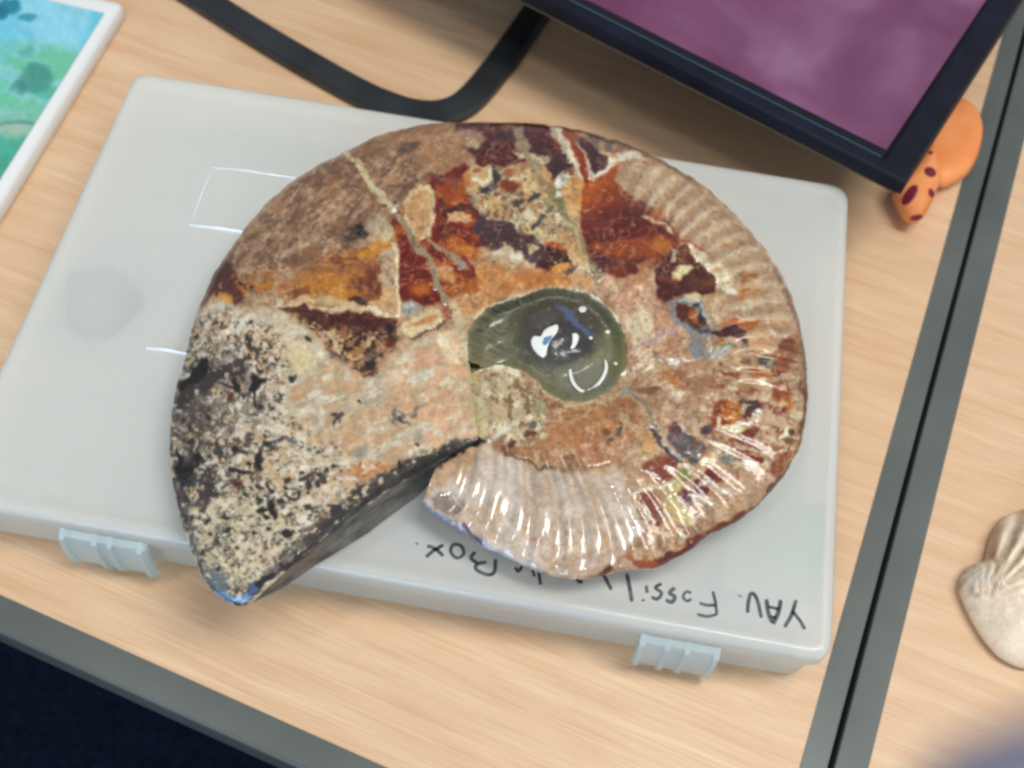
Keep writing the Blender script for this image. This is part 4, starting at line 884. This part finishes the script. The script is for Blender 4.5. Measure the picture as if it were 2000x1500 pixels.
def grid_obj(name, P, m, parent, flip=False, colr=None, gloss=None):
    a, b = P.shape[:2]; idx = np.arange(a*b).reshape(a, b)
    q = np.stack([idx[:-1, :-1], idx[:-1, 1:], idx[1:, 1:], idx[1:, :-1]], -1).reshape(-1, 4)
    if flip: q = q[:, ::-1]
    me = bpy.data.meshes.new(name); me.vertices.add(a*b); me.vertices.foreach_set('co', P.reshape(-1).astype(np.float32))
    me.loops.add(q.size); me.loops.foreach_set('vertex_index', q.reshape(-1).astype(np.int32))
    me.polygons.add(len(q)); me.polygons.foreach_set('loop_start', np.arange(0, q.size, 4).astype(np.int32))
    me.polygons.foreach_set('use_smooth', np.ones(len(q), bool)); me.update(calc_edges=True)
    if colr is not None:
        ca = me.color_attributes.new('mineral', 'FLOAT_COLOR', 'POINT'); buf = np.ones((a*b, 4), np.float32); buf[:, :3] = colr.reshape(-1, 3); ca.data.foreach_set('color', buf.reshape(-1))
        ga = me.attributes.new('gloss', 'FLOAT', 'POINT'); ga.data.foreach_set('value', gloss.reshape(-1).astype(np.float32))
    me.materials.append(m); o = bpy.data.objects.new(name, me); COL.objects.link(o)
    if parent: adopt(o, parent)
    return o
cen = at(1000, 720, HB)
amm = thing('ammonite', 'large polished spiral ammonite fossil lying on the milky plastic box', 'fossil', tuple(cen))
gr_ = Cg.mean(-1, keepdims=True); Cg = gr_+(Cg-gr_)*1.04; Clin = lin(np.clip(Cg, 0, 1)*255)
_mx = Cg.max(-1, keepdims=True); _sat = (_mx-Cg.min(-1, keepdims=True))/np.maximum(_mx, .01)
Clin = .42*(Clin/.42)**1.08*.95*(1-.28*smooth(.6, .85, _sat))*np.array([.955, .99, .985])
w0 = XYZ[:, :1].copy(); w0[..., 2] = Z0-.006
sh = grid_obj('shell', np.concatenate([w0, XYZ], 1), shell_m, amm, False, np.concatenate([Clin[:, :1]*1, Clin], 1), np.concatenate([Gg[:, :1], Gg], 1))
lowg = low[ii][:, jj]
und = grid_obj('shell_underside', lowg, shell_m, amm, True, Clin[ii][:, jj]*.8, Gg[ii][:, jj])
# cut face of the living chamber (dark, smooth stone), from top edge to bottom edge
ap_m = mat('cut_stone', col(66, 58, 50), .38, .5)
noise_mat(ap_m, col(58, 55, 51), col(126, 122, 112), 70, (1, 1, 1), 0, .38, .66, .6, 300, .0006)
top = XYZ[0][::3]; bot = low[0][::3]
NA = 40; rows = [top*(1-k/NA)+bot*(k/NA) for k in range(NA+1)]
nv = np.array([-.55, .83, 0])
_f = np.sin(np.pi*np.arange(NA+1)/NA); xg_ = np.arange(top.shape[0])[None, :]+0*_f[:, None]; yg_ = np.arange(NA+1)[:, None]+0*xg_
_o = (.0012+.0032*(fbm(xg_*1.0, yg_*1.4, 14, 5, 751, .6)-.5))*np.minimum(1, _f*3)[:, None]
ap = np.stack(rows)+nv*_o[..., None]
grid_obj('aperture_face', ap, ap_m, amm, True)
# the pearly end runs on a little under the last chamber
top = XYZ[-1][::3]; bot = low[-1][::3]
rows = [top*(1-k/6)+bot*(k/6) for k in range(7)]
pe_m = mat('pearl_break', col(150, 160, 190), .2, .6, coat=.6)
grid_obj('broken_edge', np.stack(rows), pe_m, amm, False)
# umbilicus: dark green resin pool, with a glassy dome
NU = 200; Ic = resample(dense(inner[4:-1]+[inner[4]], 8), NU)
cx, cy = 1075, 672
Ic = ragged(resample(dense(inner[4:-1]+[inner[4]], 8), 420)); NU = 420
rings = []; KR = 90
dI = (Ic[:, None, 0]-I[None, :, 0])**2+(Ic[:, None, 1]-I[None, :, 1])**2
zedge = Z0+hz[dI.argmin(1), 1]; zedge = np.convolve(np.r_[zedge[-6:], zedge, zedge[:6]], np.ones(13)/13, 'valid')
dome_m = mat('green_resin', col(84, 80, 58), .16, .6, coat=1, coat_rough=.03)
for k in range(KR+1):
    u = k/KR; px = Ic[:, 0]*(1-u)+cx*u; py = Ic[:, 1]*(1-u)+cy*u
    d = np.hypot((px-1088)/100.0, (py-652)/84.0)
    z = zedge*(1-smooth(0, .22, u))+(Z0+.0030)*smooth(0, .22, u)-.0006+.0072*np.clip(1-d**2, 0, 1)**1.35+.0012*smooth(1.3, .8, np.hypot((px-1150)/66, (py-725)/56))
    z = z+.0009*(fbm(px, py, 30, 4, 731)-.5)+.0006*np.maximum(0, np.sin((px*.5+py)*.16))*smooth(1010, 960, px)
    rings.append(at_np(px, py, z+0*px))
Pm = np.stack(rings); Pm = np.concatenate([Pm, Pm[:, :1]], 1)
pxs = np.stack([Ic[:, 0]*(1-k/KR)+cx*k/KR for k in range(KR+1)]); pys = np.stack([Ic[:, 1]*(1-k/KR)+cy*k/KR for k in range(KR+1)])
pxs = np.concatenate([pxs, pxs[:, :1]], 1); pys = np.concatenate([pys, pys[:, :1]], 1)
def c3(r, g, b): return np.array(col(r, g, b)[:3])
cc = c3(118, 116, 86)+0*pxs[..., None]
def mixin(m_, c): 
    global cc
    m_ = m_[..., None]; cc = cc*(1-m_)+c*m_
wx = pxs+16*(fbm(pxs, pys, 18, 4, 741)-.5); wy = pys+16*(fbm(pxs, pys, 18, 4, 743)-.5)
cc = cc*(.72+.56*fbm(pxs, pys, 22, 5, 701, .6)[..., None])
mixin(smooth(1.15, .75, np.hypot((wx-1060)/135, (wy-640)/76))*.6, c3(76, 76, 64))
mixin(smooth(1.12, .7, np.hypot((wx-1090)/86, (wy-652)/74))*.95, c3(74, 68, 60))
mixin(smooth(.95, .5, np.hypot((wx-1108)/66, (wy-664)/56))*.85, c3(56, 54, 56))
mixin(smooth(.9, .4, np.hypot((wx-1060)/34, (wy-618)/26))*.5, c3(88, 84, 78))
mixin(smooth(1180, 1216, wx)*.7, c3(116, 112, 62))
mixin(smooth(1.1, .6, np.hypot((wx-1145)/60, (wy-738)/38))*.75, c3(122, 120, 104))
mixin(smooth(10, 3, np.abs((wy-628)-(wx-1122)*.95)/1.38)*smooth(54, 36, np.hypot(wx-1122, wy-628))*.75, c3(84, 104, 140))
for q in range(9):
    y_ = 610+q*13; mixin(smooth(3.2, .8, np.abs((wy-y_)-(wx-930)*(.42+.05*(q % 3))))*smooth(1030, 970, wx)*.4, c3(146, 142, 98))
mixin(smooth(.62, .74, fbm(pxs, pys, 9, 4, 711, .6))*.4, c3(140, 138, 118))
umb_m = bpy.data.materials.new('umbilicus_resin'); umb_m.use_nodes = True; fossil_mat(umb_m)
b_ = umb_m.node_tree.nodes['Principled BSDF']; umb_m.node_tree.links.remove(b_.inputs['Coat Weight'].links[0]); b_.inputs['Coat Weight'].default_value = .45; b_.inputs['Coat Roughness'].default_value = .08
for n_ in umb_m.node_tree.nodes:
    if n_.type == 'BUMP': n_.inputs['Strength'].default_value = .10
umb = grid_obj('umbilicus', Pm, umb_m, amm, True, cc*.9, np.full(pxs.shape, .42))
_q = [at(x, y, Z0+.0034) for x, y in ((900, 690), (900, 775), (970, 775), (970, 700))]
mesh_obj('resin_fill', _q+[v-EZ*.003 for v in _q], [(0, 1, 2, 3), (7, 6, 5, 4), (0, 4, 5, 1), (1, 5, 6, 2), (2, 6, 7, 3), (3, 7, 4, 0)], mat('resin_fill', col(120, 112, 84), .4), amm, False)
# raised pale curl on the resin; its colour also serves the painted glints
pale_m = mat('pale_gloss', col(236, 236, 226), .3, .5, coat=.5)
def tube(name, pts, rad, m, parent, seg=8, squash=.6):
    n = len(pts); rings = []
    for i, p in enumerate(pts):
        p = Vector(p); t = (Vector(pts[min(i+1, n-1)])-Vector(pts[max(i-1, 0)])).normalized()
        s = t.cross(EZ); s = s.normalized() if s.length > 1e-6 else Vector((1, 0, 0)); u = s.cross(t)
        k = rad*(math.sqrt(max(.12, 1-abs(2*i/(n-1)-1)**6)))
        rings.append([p+s*(k*math.cos(a))+u*(k*squash*math.sin(a)) for a in [2*math.pi*j/seg for j in range(seg)]])
    V, F = loft(rings); return mesh_obj(name, V, F, m, parent)
zc = Z0+.0042
tube('pale_curl', [at(x, y, zc+.0003) for x, y in dense([(1113, 712), (1115, 735), (1124, 754), (1140, 765), (1160, 758), (1176, 740), (1184, 720), (1182, 702)], 5)], .00075, pale_m, amm)

# ================================================================== the monitor and its stand
HM = .060
A_ = at(1400, 169, HM); Bp = at(1771, 357, HM)
ux = (Bp-A_).normalized(); nx = Vector((-ux.y, ux.x, 0))
def ang_of(al):
    v = nx*math.cos(al)+EZ*math.sin(al); q = Bp+v*.05
    M_ = cam.matrix_world.inverted(); a = M_ @ Bp; b = M_ @ q
    pa = (a.x/-a.z, a.y/-a.z); pb = (b.x/-b.z, b.y/-b.z)
    return math.atan2(pb[1]-pa[1], pb[0]-pa[0])
bpy.context.view_layer.update()
want = math.atan2(355, 246)
best = min((abs(ang_of(math.radians(k/2))-want), k/2) for k in range(0, 150))
AL = math.radians(best[1]); print('monitor tilt', best)
vy = nx*math.cos(AL)+EZ*math.sin(AL); vn = ux.cross(vy)      # towards the viewer
mon = thing('monitor', 'black framed monitor with a purple picture, tilted over the desk', 'monitor', tuple(at(1400, 200, 0)))
MW, MH_ = .36, .24
frame_m = mat('black_plastic', col(26, 28, 36), .45, .22)
noise_mat(frame_m, col(13, 15, 26), col(20, 23, 38), 60, bump=.1, bscale=900, bdist=.0002)
gloss_m = mat('gloss_black', col(10, 10, 12), .25, .5)
def mp_(x, y, z): return Bp-ux*x+vy*y+vn*z
LB, RB, TB = .0075, .014, .018
def frame_bar(name, x0, x1, y0, y1, mitre):
    bm = bmesh.new()
    # outer edge bevelled, inner edge bevelled down to the screen
    o0, o1 = (x0, y0), (x1, y1)
    c = [(x0, y0), (x1, y0), (x1, y1), (x0, y1)]
    return c
def ring_frame():
    bm = bmesh.new()
    def rect(i, z): return [mp_(i[0], i[1], z), mp_(MW-i[0], i[1], z), mp_(MW-i[0], MH_-i[1], z), mp_(i[0], MH_-i[1], z)]
    spec = [((0, 0), -.008), ((0, 0), -.0015), ((.0012, .0012), 0), ((RB-.0016, LB-.0016), 0), ((RB-.0012, LB-.0012), -.0004), ((RB, LB), -.0016)]
    rings = [[bm.verts.new(p) for p in rect(i, z)] for i, z in spec]
    for a, b in zip(rings[:-1], rings[1:]):
        for k in range(4): bm.faces.new([a[k], a[(k+1) % 4], b[(k+1) % 4], b[k]])
    bm.faces.new(rings[0][::-1])
    return bm
bm_obj('bezel', ring_frame(), frame_m, mon)
# underside lip
bm = bmesh.new(); box_bm(bm, mp_(MW-.002, -.0005, -.0086), ux, vy, vn, MW-.004, .0100, 0, .0005); bm_obj('trim_strip', bm, mat('brown_trim', col(92, 78, 56), .5), mon, False)
bm = bmesh.new(); box_bm(bm, mp_(MW-RB-.0004, LB+.0004, -.0060), ux, vy, vn, MW-2*RB-.0008, MH_-2*LB-.0008, 0, .0040); bm_obj('screen_border', bm, gloss_m, mon, False)
scr_m = bpy.data.materials.new('lit_screen'); scr_m.use_nodes = True
def screen_nodes(m):
    b = m.node_tree.nodes['Principled BSDF']; b.inputs['Base Color'].default_value = (.01, .01, .012, 1); b.inputs['Roughness'].default_value = .5; b.inputs['Specular IOR Level'].default_value = .15
    tc = nd(m, 'ShaderNodeTexCoord'); n = nd(m, 'ShaderNodeTexNoise'); n.inputs['Scale'].default_value = 16; n.inputs['Detail'].default_value = 3; n.inputs['Distortion'].default_value = .4; lk(m, tc.outputs['Object'], n.inputs[0])
    r = nd(m, 'ShaderNodeValToRGB'); e = r.color_ramp.elements; e[0].position = .3; e[1].position = .72
    e[0].color = col(106, 50, 88); e[1].color = col(152, 110, 146); x = e.new(.5); x.color = col(126, 74, 110)
    lk(m, n.outputs[0], r.inputs[0])
    dn = nd(m, 'ShaderNodeVectorMath', operation='DISTANCE'); lk(m, tc.outputs['Object'], dn.inputs[0]); dn.inputs[1].default_value = tuple(Bp-mon.location)
    g = nd(m, 'ShaderNodeMapRange'); g.inputs[1].default_value = .02; g.inputs[2].default_value = .12; g.inputs[3].default_value = .85; g.inputs[4].default_value = 0; lk(m, dn.outputs['Value'], g.inputs[0])
    mx = nd(m, 'ShaderNodeMix', data_type='RGBA'); lk(m, g.outputs[0], mx.inputs[0]); lk(m, r.outputs[0], mx.inputs[6]); mx.inputs[7].default_value = col(98, 78, 92); lk(m, mx.outputs[2], b.inputs['Emission Color']); b.inputs['Emission Strength'].default_value = .92
screen_nodes(scr_m)
bm = bmesh.new(); sb = .0012; box_bm(bm, mp_(MW-RB-sb, LB+.0060, -.0021), ux, vy, vn, MW-2*RB-2*sb, MH_-2*LB-.0072, 0, .0004); bm_obj('screen', bm, scr_m, mon, False)
bm = bmesh.new(); box_bm(bm, mp_(MW-RB+.0005, LB-.0011, -.0003), ux, vy, vn, MW-2*RB-.001, .0005, 0, .0006); bm_obj('bezel_glint', bm, mat('painted_highlight', col(58, 84, 104), .2, .6), mon, False)  # teal highlight along the bezel edge, put in as a coloured strip
# neck from the back of the monitor to its foot
stand_m = mat('stand_black', col(34, 37, 40), .42, .5)
noise_mat(stand_m, col(28, 31, 34), col(44, 48, 50), 40, bump=.08, bscale=700, bdist=.0002)
def flat_bar(name, pts, width, h, m, parent, z=0.0004):
    n = len(pts); rings = []; e = .0012
    pr = [(-width/2, 0), (-width/2, h-e), (-width/2+e, h), (width/2-e, h), (width/2, h-e), (width/2, 0)]
    for i, p in enumerate(pts):
        t = (pts[min(i+1, n-1)]-pts[max(i-1, 0)]).normalized(); s = Vector((-t.y, t.x))
        rings.append([Vector((p.x+s.x*a, p.y+s.y*a, z+b)) for a, b in pr])
    V, F = loft(rings); bm = bmesh.new(); vs = [bm.verts.new(q) for q in V]
    for f in F: bm.faces.new([vs[i] for i in f])
    return bm_obj(name, bm, m, parent)
zb = .0066
path = dense([(-120, -330), (60, -215), (220, -118), (380, -20), (500, 55), (610, 120), (700, 170), (750, 192), (800, 208), (850, 212), (895, 200), (930, 172), (965, 130), (1000, 82), (1050, 10), (1120, -90), (1200, -200)], 8)
flat_bar('foot_loop', [at(x, y, zb).xy for x, y in path], .0150, .0054, stand_m, mon)
nk = bmesh.new(); base_p = at(900, -420, 0); ctr = mp_(MW/2, MH_*.45, -.0085)
loops = [[Vector((base_p.x, base_p.y, .0004))+a*.02+b*.008 for a, b in ((-ux, -nx), (ux, -nx), (ux, nx), (-ux, nx))], [ctr+a*.02+b*.008 for a, b in ((-ux, -nx), (ux, -nx), (ux, nx), (-ux, nx))]]
V, F = loft(loops); vs = [nk.verts.new(q) for q in V]
for f in F: nk.faces.new([vs[i] for i in f])
bm_obj('neck', nk, stand_m, mon)

# ================================================================== picture tile / book at the upper left
HP = .0095
pc = at(222, 8, HP); pb = at(0, 367, HP)         # top outer edge of the right side
e1 = (pb.xy-pc.xy).normalized(); e2 = Vector((e1.y, -e1.x)); e2 = e2 if e2.x < 0 else -e2
pt = thing('picture_book', 'white edged picture book with a blue green landscape, upper left corner', 'book', (pc.x, pc.y, 0))
white = mat('white_card', col(236, 238, 236, .92), .4, .4)
L1, L2 = .21, .15
co = [Vector((pc.x, pc.y)), Vector((pc.x, pc.y))+e2*L2, Vector((pc.x, pc.y))+e2*L2+e1*L1, Vector((pc.x, pc.y))+e1*L1]
ar = sum(co[i].x*co[(i+1) % 4].y-co[(i+1) % 4].x*co[i].y for i in range(4))
cc_ = co if ar > 0 else co[::-1]
cc_ = inset_corners(cc_, -.0036)
bmv, bmf = prism_rings(cc_, .0045, [(.0004, 0.0003), (0, .0010), (0, .0070), (.0008, .0080), (.0024, .0090), (.0040, HP), (.006, HP)])
bm = bmesh.new(); vs = [bm.verts.new(q) for q in bmv]
for f in bmf: bm.faces.new([vs[i] for i in f])
bm_obj('cover', bm, white, pt)
pic_m = mat('landscape_print', col(90, 190, 190), .22, .5, coat=.3)
def pic_nodes(m):
    b = m.node_tree.nodes['Principled BSDF']; at_ = nd(m, 'ShaderNodeAttribute', attribute_name='mineral'); lk(m, at_.outputs['Color'], b.inputs['Base Color'])
pic_nodes(pic_m)
q0 = at(204, 27, HP).xy; q1 = at(0, 352, HP).xy; d1 = (q1-q0).normalized(); d2 = Vector((d1.y, -d1.x)); d2 = d2 if d2.x < 0 else -d2
na, nb = 260, 190; aa, bb = np.mgrid[0:na, 0:nb]; aa = aa/(na-1)*.19; bb = bb/(nb-1)*.13
Pp = np.zeros((na, nb, 3)); Pp[..., 0] = q0.x+d1.x*aa+d2.x*bb; Pp[..., 1] = q0.y+d1.y*aa+d2.y*bb; Pp[..., 2] = HP+.0004
# photo coordinates of every point of the print, so that the painted landscape can be laid out
Dv = Pp-np.array([0, 0, CAM_H]); q_ = Dv @ CM; gx = 1000+FPX*q_[..., 0]/-q_[..., 2]; gy = 750-FPX*q_[..., 1]/-q_[..., 2]
def c3(r, g, b): return np.array(col(r, g, b)[:3])
cp = c3(112, 200, 222)+0*gx[..., None]
v = gy-gx*.17+30*(fbm(gx, gy, 60, 4, 801)-.5)
def over(cp, m_, c): m_ = m_[..., None]; return cp*(1-m_)+c*m_
cp = over(cp, smooth(.45, .65, fbm(gx, gy, 70, 4, 803))*.8, c3(150, 214, 230))
cp = over(cp, smooth(58, 95, v)*(.55+.45*smooth(.4, .6, fbm(gx, gy*2, 50, 4, 805))), c3(110, 196, 160))
cp = over(cp, smooth(100, 128, v)*.7*smooth(.45, .6, fbm(gx, gy*2, 40, 4, 807)), c3(140, 204, 206))
def blobm(x, y, rx, ry): return smooth(1.25, .7, np.hypot((gx-x+24*(fbm(gx, gy, 16, 4, 809)-.5))/rx, (gy-y+24*(fbm(gx, gy, 16, 4, 811)-.5))/ry))
cp = over(cp, blobm(70, 152, 34, 30)*.85, c3(62, 142, 128)); cp = over(cp, blobm(35, 170, 18, 14)*.7, c3(54, 128, 128)); cp = over(cp, blobm(90, 180, 26, 14)*.6, c3(60, 160, 130))
cp = over(cp, blobm(15, 14, 26, 16)*.95, c3(22, 128, 150)); cp = over(cp, blobm(52, 36, 18, 10)*.9, c3(40, 150, 165)); cp = over(cp, blobm(52, 100, 14, 12)*.6, c3(76, 168, 146)); cp = over(cp, blobm(2, 28, 12, 12)*.9, c3(18, 112, 140))
cp = over(cp, smooth(205, 235, gy+.2*gx)*.6, c3(128, 190, 160)); cp = over(cp, blobm(30, 252, 42, 15)*.8, c3(166, 192, 166)); 
cp = over(cp, smooth(6, 2, np.abs(gy-(238+.004*(gx-35)**2)))*.7*(gx < 70), c3(84, 140, 136))
cp = over(cp, blobm(22, 290, 50, 24)*.8, c3(56, 168, 142)); cp = over(cp, blobm(10, 335, 30, 30)*.8, c3(44, 158, 128))
cp = cp*(.86+.28*fbm(gx, gy, 9, 4, 821)[..., None])
grid_obj('printed_picture', Pp, pic_m, pt, True, cp*.95, np.full(gx.shape, .3))

# ================================================================== orange toy under the monitor's corner
def blob_mesh(name, outline, zc_, zlo, zhi, m, parent, power=2.2, rings=12, colfn=None, wob=0):
    """pillow over a traced outline: a rounded solid with its widest girth at zc_"""
    Oo = resample(dense(outline+[outline[0]], 6), 96)[:-1]; c = Oo.mean(0)
    Ps = []
    seq = [(-1, k/rings) for k in range(rings)]+[(1, 1-k/rings) for k in range(rings+1)]
    for sgn, u in seq:
        h = (1-u**power)**(1/power) if u < 1 else 0
        z = zc_+(zhi-zc_)*h if sgn > 0 else zc_-(zc_-zlo)*h
        px = c[0]+(Oo[:, 0]-c[0])*max(u, .001); py = c[1]+(Oo[:, 1]-c[1])*max(u, .001)
        base = at_np(px, py, np.full(len(px), zc_)); base[:, 2] = z; Ps.append((base, px, py))
    P3 = np.stack([p[0] for p in Ps]); PX = np.stack([p[1] for p in Ps]); PY = np.stack([p[2] for p in Ps])
    P3 = np.concatenate([P3, P3[:, :1]], 1); PX = np.concatenate([PX, PX[:, :1]], 1); PY = np.concatenate([PY, PY[:, :1]], 1)
    return grid_obj(name, P3, m, parent, True, colfn(PX, PY) if colfn else np.full(P3.shape, .5), np.full(PX.shape, .45))
toy = thing('toy', 'orange rubber toy animal with maroon spots peeping out under the monitor', 'toy', tuple(at(1800, 380, 0)))
or_m = mat('orange_rubber', col(240, 150, 84), .55, .4, Subsurface_Weight=0)
noise_mat(or_m, col(232, 140, 78), col(244, 160, 96), 50, bump=.15, bscale=500, bdist=.0003)
blob_mesh('body', [(1883, 196), (1903, 212), (1916, 240), (1918, 268), (1908, 310), (1890, 340), (1868, 356), (1838, 366), (1815, 350), (1790, 300), (1800, 240), (1840, 200)], .006, .0004, .013, or_m, toy, 2.6)
hd = blob_mesh('head', [(1745, 380), (1752, 360), (1775, 335), (1800, 300), (1815, 284), (1826, 292), (1830, 330), (1832, 360), (1825, 385), (1815, 405), (1803, 424), (1788, 434), (1768, 424), (1755, 404)], .010, .0004, .020, or_m, toy, 2.1, 14)
sp_m = mat('maroon_spot', col(118, 26, 48), .45, .4)
dg = None
bpy.context.view_layer.update()
def drape(name, outline, m, parent, target, lift=.00025, n=8):
    """a thin spot laid on the surface of target, found by rays from the camera side"""
    Oo = resample(dense(outline+[outline[0]], 4), 28)[:-1]; c = Oo.mean(0); V = []; F = []
    inv = target.matrix_world.inverted(); camp = Vector((0, 0, CAM_H))
    for k in range(n+1):
        u = k/n
        for p in Oo:
            px, py = c+(p-c)*u; d = at(px, py, 0)-camp
            ok, loc, nr, fi = target.ray_cast(inv @ camp, inv.to_3x3() @ d.normalized())
            w = target.matrix_world @ loc if ok else at(px, py, .01)
            V.append(w-d.normalized()*(lift if u < .99 else -.0001))
    m_ = len(Oo)
    for k in range(n):
        for i in range(m_): j = (i+1) % m_; F.append((k*m_+i, k*m_+j, (k+1)*m_+j, (k+1)*m_+i))
    return mesh_obj(name, V, F, m, parent)
bpy.context.view_layer.update()
drape('painted_glint', [(1075, 637), (1091, 633), (1089, 648), (1079, 660), (1070, 676), (1066, 697), (1056, 698), (1042, 684), (1036, 668), (1042, 656), (1056, 657), (1062, 645)], pale_m, umb, umb, .0003)  # window reflection on the dome, modelled as a raised pale patch
drape('painted_blue_glint', [(1062, 658), (1080, 654), (1076, 664), (1066, 676), (1058, 672)], mat('painted_blue_glint', col(96, 136, 172), .3, .5), umb, umb, .0006, 4)  # blue middle of that reflection, given as plain colour
drape('painted_glint', [(1118, 651), (1126, 650), (1131, 658), (1127, 672), (1121, 680), (1114, 682), (1118, 668)], pale_m, umb, umb, .0003, 5)  # smaller second reflection, again a pale patch
for bx, by, br in ((1138, 604, 8), (1187, 648, 5), (1202, 710, 4.5), (1154, 660, 4), (1216, 728, 8)):
    drape('bead_glint', [(bx+br*math.cos(t), by+br*.8*math.sin(t)) for t in [2*math.pi*k/8 for k in range(8)]], pale_m, umb, sh if bx > 1210 else umb, .0006, 4)  # bright beads, their glint given by the pale colour
def ell(x, y, a, b, an):
    return [(x+a*math.cos(t)*math.cos(an)-b*math.sin(t)*math.sin(an), y+a*math.cos(t)*math.sin(an)+b*math.sin(t)*math.cos(an)) for t in [2*math.pi*k/10 for k in range(10)]]
for e_ in (ell(1777, 381, 25, 11, -.95), ell(1817, 336, 13, 10, .5), ell(1819, 377, 10, 6, 1.2), ell(1790, 425, 14, 6, -.2), ell(1818, 298, 5, 4, 0)):
    drape('spot', e_, sp_m, hd, hd)

# ================================================================== bivalve shell on the other desk
shell2 = thing('seashell', 'pale ribbed seashell half out of frame on the right hand desk', 'shell', tuple(at(1985, 1170, 0)))
Q = [(2000, 994), (1964, 1008), (1948, 1024), (1936, 1042), (1928, 1070), (1920, 1098), (1896, 1104), (1880, 1120), (1871, 1148), (1884, 1185), (1905, 1226), (1930, 1262), (1960, 1290), (2010, 1308), (2080, 1300), (2140, 1250), (2160, 1170), (2140, 1080), (2080, 1010), (2040, 990)]
hx, hy = 1915, 1175
def shellcol(PX, PY):
    an = np.arctan2(PY-hy, PX-hx); r = np.hypot(PX-hx, PY-hy)
    b1 = np.array(col(236, 216, 188)[:3]); b2 = np.array(col(158, 128, 106)[:3])
    f = .5+.5*np.sin(an*26+.6*fbm(PX, PY, 20, 3, 901)); k = (f**2*smooth(-.15, -.6, an)*.75+.25*smooth(.5, .7, fbm(PX, PY, 26, 4, 903)))[..., None]
    cc = b1*(1-k)+b2*k
    wing = smooth(26, 14, np.hypot(PX-1895, PY-1135))[..., None]; cc = cc*(1-wing*.6)+np.array(col(214, 208, 194)[:3])*wing*.6
    ln = smooth(5, 1.5, np.abs((PX-1910)-(1180-PY)*.22-6))[..., None]*(PY < 1180)[..., None]*(PY > 1095)[..., None]; cc = cc*(1-.5*ln)+np.array(col(140, 112, 100)[:3])*.5*ln
    return cc
sm = bpy.data.materials.new('shell_lime'); sm.use_nodes = True; fossil_mat(sm); _s = sm.node_tree.nodes['Principled BSDF'].inputs['Coat Weight']; sm.node_tree.links.remove(_s.links[0]); _s.default_value = .1
so = blob_mesh('valve', Q, .003, .0004, .020, sm, shell2, 2.0, 60, shellcol)
me = so.data; n_ = len(me.vertices); buf = np.zeros(n_*3, np.float32); me.vertices.foreach_get('co', buf); buf = buf.reshape(-1, 3)
w_ = buf+np.array(so.matrix_world.translation)*0
bpy.context.view_layer.update()
mw = np.array(so.matrix_world); wp = buf @ mw[:3, :3].T+mw[:3, 3]
Dv = wp-np.array([0, 0, CAM_H]); q_ = Dv @ CM; gx = 1000+FPX*q_[:, 0]/-q_[:, 2]; gy = 750-FPX*q_[:, 1]/-q_[:, 2]
an = np.arctan2(gy-hy, gx-hx); ampl = smooth(-.1, -.5, an)*smooth(20, 70, np.hypot(gx-hx, gy-hy))*smooth(.002, .006, wp[:, 2])
buf[:, 2] += (-.0015*(.5+.5*np.sin(an*26))*ampl+.0004*(fbm(gx, gy, 30, 3, 911)-.5)*smooth(.002, .006, wp[:, 2])).astype(np.float32)
me.vertices.foreach_set('co', buf.reshape(-1)); me.update()

# ================================================================== the photographer's cuff, almost touching the camera
cuf_m = mat('blue_grey_cloth', col(104, 112, 150), .9, .1); noise_mat(cuf_m, col(128, 130, 150), col(150, 152, 170), 300)
camp = Vector((0, 0, CAM_H))
def ray(px, py, dist): return camp+(at(px, py, 0)-camp).normalized()*dist
c0 = ray(1700, 1830, .055); c1 = ray(2230, 1640, .055); c2 = ray(2800, 1480, .06)
cf = tube('sleeve', [c0, c0*.5+c1*.5, c1, c1*.5+c2*.5, c2], .0058, cuf_m, None, 20, 1)
tag(cf, 'blurred blue grey cloth edge in the lower right corner, close to the lens', 'sleeve')
